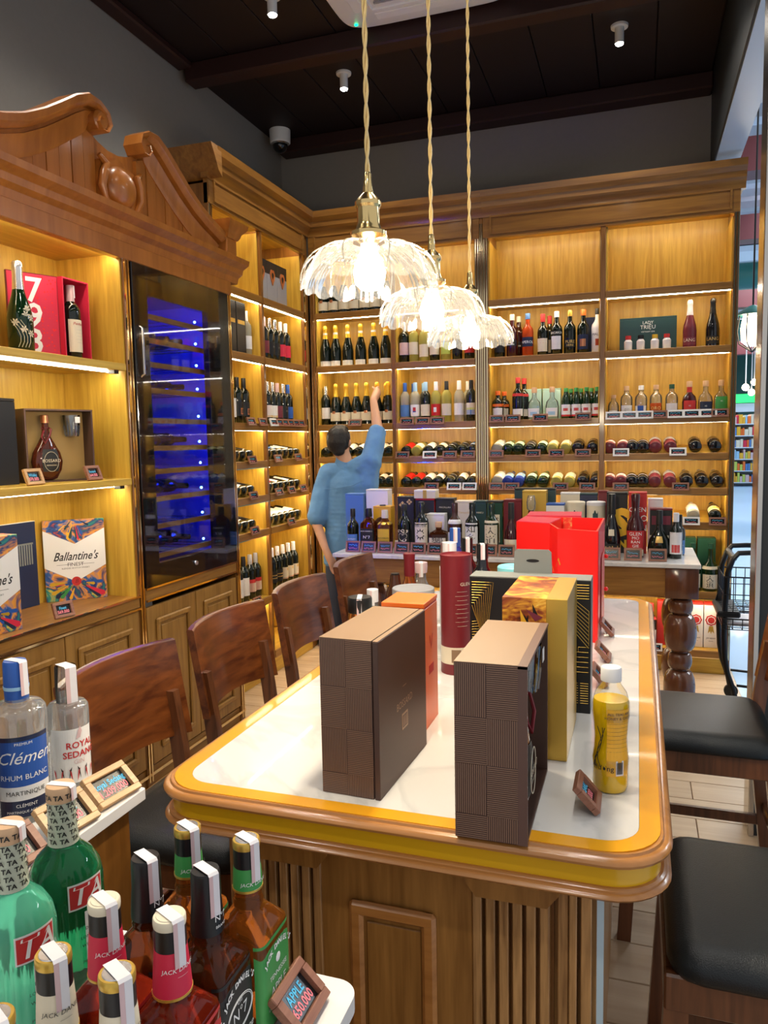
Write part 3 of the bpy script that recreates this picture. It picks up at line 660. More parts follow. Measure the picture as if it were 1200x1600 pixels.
spec('xo', 'flask', 'dark_glass', 'ink', ((.085, .12, .35, 'gold_ink'),), (('ST-REMY', .016, .035, 'cream'),), 28); spec('small_dark', 'malt', 'dark_glass', 'paper', ((.03, .17, 1.0, 'paper'), (.04, .09, .6, 'label_red')), (), 20)

# ------------------------------------------------------------ small price tags on shelf lips
def tag_meshes(w, h, mat, seed):
    r = random.Random(seed); d = .010; b = .011
    fm = MB().box(-w/2, w/2, -d, 0, 0, b).box(-w/2, w/2, -d, 0, h-b, h).box(-w/2, -w/2+b, -d, 0, b, h-b).box(w/2-b, w/2, -d, 0, b, h-b).mesh('frame', [mat])
    sm = MB().box(-w/2+b, w/2-b, -.004, -.0005, b, h-b).mesh('screen', ['screen'])
    wm = MB()
    for zc, mi, n in ((h*.62, 0, 7), (h*.36, 1, 8)):
        pts = []
        for i in range(n*2):
            pts.append((-w*.30+w*.58*i/(2*n-1), -.005, zc+r.uniform(-.075, .075)*h))
        wm.tube(pts, .0014, 4, mi)
    return fm, sm, wm.mesh('writing', ['neon_blue', 'neon_pink'], 0)
TAGS = {k: [tag_meshes(.105, .054, k, i) for i in range(3)] for k in ('tag_wood', 'white', 'tag_wood_light')}
def price_tag(u, z, label, frame='back', mat='tag_wood', group=None, tilt=.30, y=None, sc=1.):
    loc = (u, YF-.022, z-.018) if frame == 'back' else (-2.39+.022, u, z-.018)
    rot = (-tilt, 0, 0 if frame == 'back' else PI/2)
    t = bpy.data.objects.new('price_tag', None); COL.objects.link(t); t.empty_display_size = .02
    t.location = loc; t.rotation_euler = rot; t.scale = (sc,)*3
    tag(t, label, 'price tag', group)
    f, s, w = random.choice(TAGS[mat])
    link('frame', f, t); link('screen', s, t); link('writing', w, t)

# ------------------------------------------------------------ filling the shelves
ROWN = ['top', 'second', 'third', 'fourth', 'fifth', 'sixth', 'seventh', 'lowest']
BAYN = {'A': 'leftmost back-wall bay', 'B': 'second back-wall bay', 'C': 'third back-wall bay', 'D': 'rightmost back-wall bay', 'E': 'near corner-cabinet bay', 'F': 'far corner-cabinet bay'}
LOOK = {}
def fill(bay, k, items, lying=False, v=.09, behind=False):
    """items: (position along the front, spec key, look)"""
    z = ROWZ[k]; fr = 'left' if bay in 'EF' else 'back'
    items = sorted(items)
    for i, (u, key, look) in enumerate(items):
        rows = SHAPES[SPEC[key]['shape']][0]
        if lying:
            r = max(q[1] for q in rows); a = .179; vv = .03
            zz = z-.012+(vv+.004)*math.tan(a)+r/math.cos(a)+.003
            P = (u, YF+vv, zz) if fr == 'back' else (-2.39-vv, u, zz)
            R = (-PI/2+a, 0, 0 if fr == 'back' else PI/2)
            lab = f'{look} lying {ORD[i]} from left, {ROWN[k]} shelf, {BAYN[bay]}'; g = 'wine bottles lying on the sloped shelves'
        else:
            P = (u, YF+v, z-.002) if fr == 'back' else (-2.39-v, u, z-.002)
            R = (0, 0, (0 if fr == 'back' else PI/2)+random.uniform(-.12, .12))
            lab = f'{look}, {ORD[i]} from left{" in back row" if behind else ""}, {ROWN[k]} shelf, {BAYN[bay]}'; g = 'bottles standing on the cabinet shelves'
        bottle(key, P, R, lab, g, 'wine_bottle' if rows in [SHAPES[q][0] for q in ('bordeaux', 'bubbly')] else 'spirit_bottle')
def many(us, key, look): return [(u, key, look) for u in us]
def tags(bay, k, us, mats=None):
    fr = 'left' if bay in 'EF' else 'back'
    for i, u in enumerate(us):
        m = mats[i] if mats else 'tag_wood'
        price_tag(u, ROWZ[k], f'{"white" if m == "white" else "brown"}-framed price tag, {ORD[i]} from left, {ROWN[k]} shelf, {BAYN[bay]}', fr, m, 'price tags on the shelf lips')
# leftmost back bay
fill('A', 0, many([-2.31, -2.225, -2.14, -2.055, -1.97, -1.885, -1.80], 'cream_gold', 'cream-labelled dark bottle with copper drop'))
fill('A', 1, many([-2.30, -2.215, -2.115, -2.01, -1.905, -1.81], 'gold_oval', 'gold-foiled sparkling wine bottle'))
fill('A', 2, [(-2.31, 'silver_white', 'silver-capped white-labelled wine bottle')]+many([-2.225, -2.14, -2.055, -1.972, -1.887, -1.80], 'cream_gold', 'gold-foiled cream-labelled bottle'))
fill('A', 2, [(-2.262, 'silver_white', 'silver-capped bottle')]+many([-2.18, -1.845], 'cream_gold', 'gold-foiled bottle'), v=.185, behind=True)
fill('A', 3, many([-2.30, -2.21, -2.12, -2.03, -1.945, -1.86, -1.79], 'white_big', 'white-labelled wine bottle'), True)
fill('A', 4, many([-2.30, -2.21, -2.12, -2.03, -1.945, -1.86, -1.79], 'white_black', 'white-labelled wine bottle'), True)
fill('A', 6, many([-2.30, -2.2, -2.1], 'white_cream', 'white-labelled wine bottle'))
tags('A', 2, [-2.03])
# second back bay
fill('B', 1, [(-1.665, 'silver_peach', 'peach-labelled dark wine bottle'), (-1.59, 'white_wine', 'yellow wine bottle with arched label'), (-1.51, 'yellow_wine', 'bright yellow wine bottle'), (-1.43, 'dark_yellow', 'dark wine bottle'), (-1.345, 'pale_wine', 'pale yellow wine bottle'), (-1.26, 'plain_dark', 'plain dark wine bottle'), (-1.17, 'red_label', 'red-labelled dark wine bottle')])
fill('B', 2, [(-1.665, 'blue_label', 'blue-labelled blue-capped wine bottle'), (-1.585, 'emblem_label', 'white-labelled bottle with red emblem'), (-1.505, 'cream_blue', 'cream-labelled blue-capped wine bottle'), (-1.425, 'red_white', 'red-labelled pale wine bottle'), (-1.345, 'cream_yellow', 'black-capped yellow wine bottle'), (-1.25, 'white_clear', 'white-capped pale wine bottle'), (-1.16, 'landscape', 'landscape-labelled wine bottle')])
fill('B', 2, [(-1.625, 'blue_label', 'blue-capped wine bottle'), (-1.545, 'emblem_label', 'pale wine bottle'), (-1.205, 'white_clear', 'white-capped bottle')], v=.185, behind=True)
fill('B', 3, [(-1.65, 'red_paper', 'red-papered wine bottle'), (-1.57, 'olive', 'olive glass bottle with white label'), (-1.48, 'white_big', 'white-labelled wine bottle'), (-1.39, 'white_black', 'white-labelled wine bottle'), (-1.31, 'band', 'dark banded wine bottle'), (-1.225, 'band', 'dark banded wine bottle'), (-1.15, 'paper_blue', 'blue-papered wine bottle')], True)
fill('B', 4, [(-1.655, 'red_paper', 'red-papered wine bottle'), (-1.575, 'red_paper', 'red-papered wine bottle'), (-1.49, 'white_big', 'white-labelled wine bottle'), (-1.41, 'white_black', 'white-labelled wine bottle'), (-1.32, 'band', 'dark banded wine bottle'), (-1.235, 'white_big', 'white-labelled wine bottle'), (-1.15, 'white_black', 'white-labelled wine bottle')], True)
fill('B', 5, many([-1.65, -1.56, -1.47, -1.38], 'white_big', 'white-labelled wine bottle'), True)
tags('B', 2, [-1.62, -1.50, -1.39]); tags('B', 3, [-1.66, -1.45, -1.30, -1.165], ['tag_wood', 'white', 'tag_wood', 'tag_wood']); tags('B', 4, [-1.44, -1.27, -1.155], ['tag_wood', 'white', 'white'])
# third back bay
fill('C', 1, [(-.95, 'short_silver', 'short dark bottle with silver cap'), (-.86, 'dark_red_liqueur', 'dark red liqueur bottle'), (-.75, 'aperol', 'orange aperitif bottle with navy label'), (-.645, 'cream_red', 'cream-labelled dark bottle, red cap'), (-.55, 'bacardi', 'black rum bottle with white cap'), (-.46, 'lime_label', 'black liqueur bottle, yellow lettering'), (-.37, 'captain', 'dark blue bottle with orange cap'), (-.275, 'malibu', 'white coconut liqueur bottle')])
fill('C', 1, [(-.83, 'dark_red_liqueur', 'dark red bottle'), (-.61, 'cream_red', 'dark bottle')], v=.2, behind=True)
fill('C', 2, [(-.965, 'wax', 'dark bottle with orange wax cap'), (-.82, 'red_cap', 'dark bottle with red cap'), (-.705, 'gin_blue', 'clear gin bottle with blue motif'), (-.58, 'gin_blue', 'clear gin bottle with blue motif')]+many([-.485, -.415, -.345, -.275], 'soju', 'green soju bottle'))
fill('C', 2, [(-.935, 'wax', 'orange wax-capped bottle'), (-.79, 'red_cap', 'red-capped bottle')]+many([-.46, -.39, -.318, -.25], 'soju', 'green soju bottle'), v=.19, behind=True)
fill('C', 3, [(-.965, 'white_lying', 'white-papered bottle'), (-.89, 'green_lying', 'green bottle with floral label'), (-.815, 'green_lying', 'green bottle with floral label'), (-.735, 'band', 'dark banded bottle'), (-.65, 'green_lying', 'green bottle with pale label'), (-.575, 'yellow_lying', 'yellow bottle'), (-.485, 'yellow_lying', 'yellow bottle'), (-.40, 'black_large', 'black bottle'), (-.30, 'black_large', 'black bottle')], True)
fill('C', 4, [(-.965, 'white_lying', 'white-papered bottle'), (-.89, 'blue_lying', 'blue bottle'), (-.81, 'blue_lying', 'blue bottle'), (-.725, 'green_lying', 'green bottle'), (-.64, 'green_lying', 'green bottle'), (-.545, 'yellow_lying', 'yellow bottle'), (-.455, 'yellow_lying', 'yellow bottle'), (-.365, 'black_large', 'black bottle with pale bands'), (-.275, 'black_large', 'black bottle with pale bands')], True)
fill('C', 6, many([-.46, -.36, -.27], 'tenjiku', 'green bottle with cream calligraphy label'))
tags('C', 2, [-.955, -.84, -.65, -.36]); tags('C', 3, [-.96, -.70, -.54, -.36]); tags('C', 4, [-.96, -.85, -.51, -.33])
# rightmost back bay
fill('D', 1, [(.315, 'lang_pink', 'frosted pink wine bottle'), (.455, 'lang_black', 'matt black wine bottle')])
fill('D', 2, [(-.165, 'gin_cork', 'short clear gin bottle'), (-.08, 'gin_white', 'white-labelled clear gin bottle'), (.015, 'gin_bluey', 'clear gin bottle with blue stripe'), (.11, 'gin_orange', 'orange-labelled clear gin bottle'), (.21, 'gin_grey', 'clear gin bottle with green cap'), (.32, 'gin_dark', 'dark red gin bottle'), (.42, 'gin_clear', 'navy-labelled clear gin bottle'), (.515, 'gin_green', 'green-labelled gin bottle')])
fill('D', 3, [(-.185, 'pink_lying', 'small pink bottle'), (-.10, 'pink_lying', 'small pink bottle'), (-.04, 'black_small', 'small black bottle'), (.03, 'black_small', 'small black bottle'), (.11, 'rose_lying', 'rosy bottle with grey collar'), (.205, 'rose_lying', 'rosy bottle with grey collar'), (.36, 'black_large', 'large black bottle'), (.48, 'black_large', 'large black bottle')], True)
fill('D', 4, [(-.185, 'pink_lying', 'small pink bottle'), (-.11, 'pink_lying', 'small pink bottle'), (-.04, 'black_small', 'small black bottle'), (.03, 'black_small', 'small black bottle'), (.11, 'rose_lying', 'rosy bottle with grey collar'), (.205, 'rose_lying', 'rosy bottle with grey collar'), (.31, 'black_large', 'large black bottle'), (.405, 'black_large', 'large black bottle'), (.50, 'black_large', 'large black bottle')], True)
fill('D', 5, [(.355, 'white_lying', 'white-labelled bottle'), (.49, 'yellow_label', 'yellow-labelled dark bottle')], True)
fill('D', 6, many([-.08, .03, .14, .25, .36, .47], 'tenjiku', 'green bottle with cream calligraphy label'), v=.07)
fill('D', 7, [(.10, 'spirit_red', 'red-capped whisky bottle')])
tags('D', 2, [-.16, -.06, .04, .13, .23, .33, .43, .50], ['white', 'white', 'white', 'tag_wood', 'white', 'white', 'white', 'tag_wood'])
tags('D', 3, [-.11, .25], ['white', 'white']); tags('D', 4, [-.11, .27]); tags('D', 5, [.34, .50], ['white', 'tag_wood']); tags('D', 7, [.12], ['white'])
# corner cabinet on the left wall: near bay E (y 4.02-4.61), far bay F (4.65-5.28)
fill('E', 1, [(4.55, 'white_clear', 'pale golden bottle beside black boxes')])
fill('F', 1, [(4.72, 'maroon', 'maroon-labelled wine bottle'), (4.80, 'maroon', 'maroon-labelled wine bottle'), (4.885, 'plain_dark', 'black-labelled wine bottle'), (4.97, 'plain_dark', 'black-labelled wine bottle'), (5.06, 'crimson', 'crimson-labelled wine bottle'), (5.145, 'crimson', 'crimson-labelled wine bottle')])
fill('E', 2, [(4.22, 'white_cream', 'white-labelled wine bottle'), (4.31, 'white_cream', 'white-labelled wine bottle'), (4.40, 'hexagon', 'wine bottle with copper hexagon'), (4.49, 'hexagon', 'wine bottle with copper hexagon')])
fill('F', 2, [(4.73, 'crimson', 'pink-capped wine bottle'), (4.82, 'white_black', 'white-labelled wine bottle'), (4.90, 'white_black', 'white-labelled wine bottle'), (4.98, 'maroon', 'maroon-labelled wine bottle'), (5.07, 'plain_dark', 'black-labelled wine bottle'), (5.155, 'blue_paper', 'blue-labelled wine bottle')])
def lie6(bay, k, us, keys, look): fill(bay, k, [(u, q, look) for u, q in zip(us, keys)], True)
E6 = [4.09, 4.18, 4.27, 4.36, 4.45]; F6 = [4.72, 4.81, 4.90, 4.99, 5.08, 5.17]
lie6('E', 3, E6, ['band', 'band', 'plain_dark', 'orange_seal', 'band'], 'dark wine bottle'); lie6('F', 3, F6, ['blue_paper', 'blue_paper', 'paper_blue', 'white_black', 'white_big', 'plain_dark'], 'wine bottle')
lie6('E', 4, E6, ['white_big']*4+['plain_dark'], 'white-labelled wine bottle'); lie6('F', 4, F6, ['maroon', 'crimson', 'white_big', 'plain_dark', 'white_big', 'plain_dark'], 'wine bottle')
lie6('E', 5, E6, ['orange_seal', 'shield', 'orange_seal', 'band', 'plain_dark'], 'wine bottle'); lie6('F', 5, F6, ['white_big']*5+['white_black'], 'white-labelled wine bottle')
fill('E', 6, many([4.15, 4.235], 'gold_cap', 'gold-capped white-labelled wine bottle')+many([4.32, 4.40], 'white_cream', 'white-labelled wine bottle')+many([4.49, 4.57], 'two_red', 'wine bottle with red and cream label'))
fill('F', 6, [(4.72, 'white_black', 'white-labelled wine bottle'), (4.81, 'black_gold', 'black-and-gold-labelled wine bottle'), (4.90, 'black_gold', 'black-and-gold-labelled wine bottle')]+many([4.99, 5.08, 5.17], 'shield', 'cream-labelled wine bottle with crest'))
tags('E', 2, [4.38, 4.54]); tags('F', 2, [4.70, 4.79, 4.88, 4.97, 5.06, 5.15], ['white']+['tag_wood']*5)
tags('E', 3, [4.38]); tags('F', 3, [4.75, 5.08]); tags('E', 4, [4.38]); tags('F', 4, [4.75, 4.95, 5.15]); tags('E', 5, [4.38]); tags('F', 5, [4.93]); tags('E', 6, [4.21, 4.38]); tags('F', 6, [4.78, 4.95, 5.12])

# boxes on the cabinet shelves
def carton(name, x0, x1, y0, y1, z0, z1, mats, label, cat='box', group=None, rz=0., c=.0015, extras=()):
    """a closed carton with a lid seam; extras = (part name, mesh builder, materials) in local coordinates (origin at base centre, front at -y)"""
    cx, cy = (x0+x1)/2, (y0+y1)/2; w, d, h = (x1-x0)/2, (y1-y0)/2, z1-z0
    t = thing(name, label, cat, (cx, cy, z0), rz, group)
    if isinstance(mats, str): mats = (mats, mats)
    part('carton_body', B(-w, w, -d, d, 0, h-.012 if h > .08 else h*.8, c=c), mats[0], t)
    part('lid', B(-w, w, -d, d, h-.0112 if h > .08 else h*.81, h, c=c), mats[1], t)
    for n, mb, mt in extras: part(n, mb, mt, t, ang=0)
    return t
t = carton('display_box', -.13, .235, YF+.10, YF+.17, 2.178, 2.40, ('teal_card', 'teal_card'), 'dark green gift box of four miniature gins, second shelf, rightmost bay')
m = MB(); flat_text(m, 'LADY', .028, on_front(.0, -.0365, .185)); flat_text(m, 'TRIỆU', .036, on_front(0, -.0365, .155)); flat_text(m, 'VIETNAM GIN', .014, on_front(0, -.0365, .125)); part('lettering', m, 'white_ink', t, ang=0)
for i, x in enumerate((-.125, -.045, .045, .12)):
    o = part('miniature', MB().loft([(0, .026), (.06, .027), (.075, .016)], 16).loft([(.075, .019), (.10, .019)], 16, 1), ['paper', ('label_red', 'black', 'gold_foil', 'label_red')[i]], t, (x, -.064, 0))
for i, (a, b) in enumerate(((-.78, -.665), (-.655, -.53))):
    carton('gin_box', a, b, YF+.17, YF+.25, 1.734, 1.955, 'mint', ('left', 'right')[i]+' pale mint gin box, third shelf, third back-wall bay', group='mint gin boxes')
carton('gift_box', -.37, -.25, YF+.20, YF+.28, 2.178, 2.44, 'navy', 'dark blue carton behind the white coconut liqueur bottle')
for i, x in enumerate((.27, .395)):
    carton('gift_box', x, x+.115, YF+.16, YF+.26, .557, .90, 'dark_green', ('left', 'right')[i]+' dark green carton behind the lower calligraphy bottles', group='dark green cartons')
for i, (x0, x1, red) in enumerate(((.14, .335, 1), (.345, .435, 0), (.44, .53, 0))):
    t = carton('whisky_carton', x0, x1, YF+.09, YF+.18, .155, .46, ('label_red', 'label_red') if red else ('white', 'label_red'), ('red whisky carton on the lowest shelf behind the turned leg', 'white whisky carton with red seal, left of its pair', 'white whisky carton with red seal, rightmost on lowest shelf')[i], group='whisky cartons on the lowest shelf')
    if not red:
        m = MB()
        for r, y, mi in ((.036, -.0458, 0), (.027, -.0462, 1), (.022, -.0466, 0)): m.prism([(r*(1+.06*math.cos(8*a))*math.cos(a), .19+r*(1+.06*math.cos(8*a))*math.sin(a)) for a in [2*PI*j/32 for j in range(32)]], y, y+.0003, 'y', mi)
        m.prism([(-.012, .15), (.012, .15), (.02, .10), (.006, .115), (0, .095), (-.006, .115), (-.02, .10)], -.0462, -.0455, 'y', 2)
        flat_text(m, 'JIM BEAM', .014, on_front(0, -.0456, .065), 3); flat_text(m, 'WHITE', .009, on_front(0, -.0456, .045), 3)
        part('seal', m, ['label_red', 'white', 'gold_card', 'ink'], t, ang=0)
    else:
        m = MB(); flat_text(m, 'JIM', .05, on_front(0, -.0456, .26)); flat_text(m, 'BEAM', .04, on_front(0, -.0456, .21)); part('lettering', m, 'white_ink', t, ang=0)
# left cabinet boxes
for i, y in enumerate((4.745, 4.90, 5.055)):
    t = carton('grey_gift_box', y-.075, y+.075, 0, .08, 2.573, 2.86, ('grey_cloth', 'ink'), ('leftmost', 'middle', 'rightmost')[i]+' grey gift box with black top and copper drop, top shelf', group='grey gift boxes')
    t.location = (-2.39-.10, y, 2.573); t.rotation_euler = (0, 0, PI/2)
    part('black_band', B(-.0755, .0755, -.0405, .0405, .20, .288), 'ink', t)
    d = [(0, .13), (.03, .18), (.036, .205), (.02, .235), (-.02, .235), (-.036, .205), (-.03, .18)]
    part('copper_drop', MB().prism(d, -.046, -.0405, 'y').prism([(x*.45, .20+(z-.20)*.45) for x, z in d], -.047, -.046, 'y', 1), ['copper', 'ink'], t)
for i, y in enumerate((4.245, 4.37)):
    t = carton('black_wine_box', -.058, .058, 0, .10, 2.176, 2.505, 'black', ('left', 'right')[i]+' tall black wine box, second shelf, near corner-cabinet bay', group='tall black wine boxes')
    t.location = (-2.39-.09, y+.03, 2.176); t.rotation_euler = (0, 0, PI/2)
    m = MB().box(-.045, .045, -.0512, -.0505, .19, .215); part('gold_plate', m, 'gold_card', t)
# ------------------------------------------------------------ the island table
def rrect(x0, x1, y0, y1, r, n=8):
    P = []
    for cx, cy, a0 in ((x1-r, y1-r, 0), (x0+r, y1-r, PI/2), (x0+r, y0+r, PI), (x1-r, y0+r, 3*PI/2)):
        for i in range(n+1):
            a = a0+PI/2*i/n; P.append((cx+r*math.cos(a), cy+r*math.sin(a)))
    return P
TX0, TX1, TY0, TY1, TZ = -.875, .043, 1.182, 3.17, .95
t_is = thing('island_table', 'long white-topped wooden island table with yellow lacquered edge', 'table', (0, 0, 0))
def ring_mould(prof, r=.085):
    """prof rows: (outset from the yellow edge line, z)"""
    m = MB(); m.rings([[(x, y, z) for x, y in rrect(TX0-o, TX1+o, TY0-o, TY1+o, r+o)] for o, z in prof], 0, False); return m
W0 = .034
m = MB(); m.prism(rrect(TX0+W0, TX1-W0, TY0+W0, TY1-W0, .06), TZ-.02, TZ)
part('marble_top', m, 'marble', t_is)
for yy in (1.80, 2.17, 2.62):
    part('slab_joint', B(TX0+W0, TX1-W0, yy, yy+.0025, TZ, TZ+.0003), 'paper', t_is)
m = MB(); m.rings([[(x, y, z) for x, y in rrect(TX0+W0-o, TX1-W0+o, TY0+W0-o, TY1-W0+o, .06+o)] for o, z in ((0, TZ-.02), (.0005, TZ+.0002), (W0, TZ+.0002), (W0, TZ-.02))], 0, False)
part('yellow_border', m, 'yellow_lacquer', t_is)
part('upper_moulding', ring_mould([(-.004, TZ-.003), (-.001, TZ-.001), (.004, TZ-.001), (.006, TZ-.005), (.012, TZ-.0055), (.017, TZ-.009), (.019, TZ-.014), (.017, TZ-.019), (.010, TZ-.022), (-.004, TZ-.022)]), 'mould_wood', t_is)
part('gold_apron', ring_mould([(.001, TZ-.02), (.001, TZ-.060)]), 'gold_band', t_is)
part('lower_moulding', ring_mould([(-.004, TZ-.057), (.006, TZ-.057), (.010, TZ-.060), (.010, TZ-.064), (.015, TZ-.066), (.018, TZ-.070), (.014, TZ-.075), (.004, TZ-.078), (-.01, TZ-.079), (-.01, TZ-.057)]), 'mould_wood', t_is)
part('underside', MB().prism(rrect(TX0+.012, TX1-.012, TY0+.012, TY1-.012, .078), TZ-.077, TZ-.03), 'island_wood', t_is)
bx0, bx1, by0, by1, bh = -.775, -.058, 1.262, 3.05, TZ-.077
part('base_core', B(bx0+.02, bx1-.02, by0+.03, by1-.02, 0, bh), 'island_wood', t_is)
part('front_panel', B(-.585, -.272, by0, by0+.03, 0, bh, c=.002), 'island_wood', t_is)
pf = part('panel_field', B(-.475, -.368, by0-.004, by0, .10, .70, c=.003), 'island_wood', t_is)
m = MB(); X0, X1, Z0, Z1 = -.507, -.338, .07, .742
for a, b in ((Z0, Z0+.030), (Z1-.030, Z1)): m.box(X0, X1, by0-.016, by0, a, b, c=.007)
for a, b in ((X0, X0+.028), (X1-.028, X1)): m.box(a, b, by0-.0155, by0, Z0, Z1, c=.007)
part('panel_moulding', m, 'mould_wood', t_is)
for sx in (-1, 1):
    cx = -.4165+sx*.215
    part('slat_backing', B(cx-.071, cx+.071, by0+.02, by0+.03, 0, bh), 'frame_wood', t_is)
    for k in range(6):
        a = cx-.070+.0238*k; part('slat', B(a, a+.0165, by0-.006, by0+.02, 0, .80, c=.0015), 'slat_wood', t_is)
    part('slat_bracket', MB().prism([(cx-.085, bh), (cx+.085, bh), (cx+.083, .822), (cx+.062, .795), (cx-.062, .795), (cx-.083, .822)], by0-.016, by0+.02, 'y'), 'island_wood', t_is)
    e = -.4165+sx*.3225
    for k, (w, d) in enumerate(((.018, .002), (.013, -.006), (.018, .0))):
        xx = e-.0285+.0195*k; part('corner_strip', B(xx, xx+w, by0+d, by0+.03, 0, bh-.004, c=.0015), 'slat_wood', t_is)
for yy in [1.30+.0238*k for k in range(7)]:
    part('slat', B(bx1-.02, bx1, yy, yy+.0165, 0, .80, c=.0015), 'slat_wood', t_is)
part('side_panel', B(bx1-.02, bx1-.006, 1.48, by1, 0, bh), 'island_wood', t_is)
part('side_panel', B(bx0+.006, bx0+.02, by0+.03, by1, 0, bh), 'island_wood', t_is)
part('protective_film', B(bx1+.001, bx1+.012, by0+.002, by0+.02, .0, bh-.002), 'film_blue', t_is)

# ------------------------------------------------------------ whisky counter
CX0, CX1, CY0, CY1, CZ = -1.735, .315, 4.155, 4.80, .935
ctr = thing('whisky_counter', 'wooden counter with white marble top and turned legs behind the island', 'counter', (0, 0, 0))
part('marble_top', B(CX0, CX1, CY0, CY1, CZ-.022, CZ, c=.002), 'marble', ctr)
part('apron', MB().box(CX0+.05, CX1-.05, CY0+.04, CY0+.06, CZ-.17, CZ-.022).box(CX0+.05, CX1-.05, CY1-.06, CY1-.04, CZ-.17, CZ-.022), 'frame_wood_h', ctr)
part('apron', MB().box(CX0+.04, CX0+.06, CY0+.05, CY1-.05, CZ-.17, CZ-.022).box(CX1-.06, CX1-.04, CY0+.05, CY1-.05, CZ-.17, CZ-.022), 'frame_wood_h', ctr)
def bead(z0, z1, r, rn, n=9):
    return [((z0+z1)/2-(z1-z0)/2*math.cos(PI*k/n), rn+(r-rn)*math.sin(PI*k/n)**.75) for k in range(n+1)]
legp = [(0, .05), (.012, .058), (.035, .055), (.045, .036)]+bead(.05, .145, .062, .036)+bead(.15, .348, .082, .038)+bead(.353, .445, .063, .038)+bead(.45, .652, .084, .038)+bead(.656, .735, .063, .04)+[(.742, .05), (.749, .05)]
LG = None
for x, y in ((.225, 4.26), (.225, 4.70), (-1.64, 4.26), (-1.64, 4.70)):
    o = part('leg', MB().loft(legp, 28).box(-.082, .082, -.082, .082, .748, CZ-.022, c=.002), 'turned_wood', ctr, (x, y, 0), ang=50) if LG is None else link('leg', LG, ctr, (x, y, 0))
    LG = o.data

cb = [(-1.68, 'blue_malt', 'dark whisky bottle with blue label', .86), (-1.575, 'old7', 'square whiskey bottle with black label', 1.06), (-1.47, 'yellow_oval', 'square amber bottle with yellow oval label', 1.02), (-1.345, 'emblem_dark', 'black bottle with pale flower emblem', .93), (-1.235, 'kibusse', 'black bottle with spiky sun label', .98), (-1.13, 'hibiki', 'short faceted brown bottle with calligraphy label', 1.02), (-1.03, 'single_white', 'brown whisky bottle with white collar', 1.0), (-.925, 'chita', 'dark bottle with white two-character label', .97), (-.81, 'tendo', 'dark green bottle with large calligraphy label', .97), (-.695, 'cognac', 'slim cognac bottle with cream label', .85), (-.58, 'decanter', 'clear stoppered decanter of dark spirit', 1.0), (-.135, 'remy_black', 'matt black cognac bottle with cream medallion', 1.0), (-.01, 'glen', 'tall red-labelled whisky bottle', 1.0), (.115, 'xo', 'flat black flask-shaped brandy bottle', 1.0), (.20, 'small_dark', 'small dark bottle with white label', .85)]
for x, k, look, sc in cb:
    q = bottle(k, (x, CY0+.215, CZ), (0, 0, random.uniform(-.06, .06)), f'{look}, on the whisky counter', 'whisky bottles on the counter', 'whisky_bottle', sc); q.scale = (sc*1.1, sc*1.1, sc)
bottle('old7', (-1.515, CY0+.31, CZ), (0, 0, .1), 'amber-necked bottle half hidden behind the square whiskey bottle', 'whisky bottles on the counter', 'whisky_bottle', 1.12)
bottle('blue_malt', (.225, CY0+.33, CZ), (0, 0, 0), 'dark bottle at the back right end of the counter', 'whisky bottles on the counter', 'whisky_bottle', .78)
tmc = [tag_meshes(.092, .068, 'tag_wood', 20+i) for i in range(4)]
for i, x in enumerate((-1.63, -1.53, -1.425, -1.32, -1.22, -1.118, -1.015, -.91, -.80, -.70, -.13, -.02, .105)):
    tt = thing('price_tag', f'brown-framed price tag, {ORD[i]} from left along the whisky counter', 'price tag', (x, CY0+.075, CZ), 0, 'price tags on the whisky counter')
    tt.rotation_euler = (-.22, 0, 0); f, s, w = tmc[i % 4]
    for n, q in (('frame', f), ('screen', s), ('writing', w)): link(n, q, tt)
Yb = CY0+.42
def cbox(n, a, b, h, mats, label, y=Yb, d=.09, extras=()):
    return carton(n, a+.002, b-.002, y-d/2, y+d/2, CZ, CZ+h, mats, label+', on the whisky counter', group='cartons on the whisky counter', extras=extras)
def T(mats, *rows):
    m = MB()
    for r in rows: flat_text(m, r[0], r[1], on_front(r[2], -.0458, r[3]), mats.index(r[4]))
    return ('lettering', m, mats)
cbox('gift_box', -1.80+.02, -1.655, .335, 'mid_blue', 'blue gift box at far left', y=Yb-.03)
cbox('gift_box', -1.65, -1.50, .36, ('white', 'paper'), 'tall white gift box behind the blue one', extras=[T(['gold_ink'], ('❧', .05, 0, .20, 'gold_ink'))])
cbox('gift_box', -1.57, -1.45, .262, 'amber_card', 'orange-yellow gift box', y=Yb-.10, d=.08)
cbox('gift_box', -1.44, -1.33, .315, 'ink', 'black gift box with gold emblem', extras=[T(['gold_ink'], ('❖', .05, -.02, .26, 'gold_ink'), ('❖', .04, .025, .28, 'gold_ink'))])
cbox('gift_box', -1.322, -1.195, .305, ('ink', 'red'), 'black and red gift box with spiky print', extras=[('red_side', B(.0605, .062, -.045, .045, 0, .29), 'red'), T(['cream'], ('BUSS', .03, .0, .20, 'cream'), ('✹', .09, .0, .12, 'cream'))])
t = carton('gift_box', -1.324, -1.186, Yb-.06, Yb+.03, CZ+.306, CZ+.358, ('cream', 'white'), 'small white box lying on the black and red box'); part('gold_band', B(-.012, .012, -.0465, -.0455, 0, .052), 'gold_card', t)
cbox('gift_box', -1.221, -1.107, .22, ('paper', 'white'), 'pale grey gift box', y=Yb-.11, d=.08)
cbox('gift_box', -1.19, -1.072, .306, 'ink', 'long black gift box with tiny gold print', extras=[T(['cream'], ('MACALLAN', .014, 0, .25, 'cream'))])
cbox('gift_box', -1.068, -.951, .291, 'cream', 'cream gift box with fine print', extras=[T(['gold_ink'], ('Yamazaki', .018, 0, .22, 'gold_ink'))])
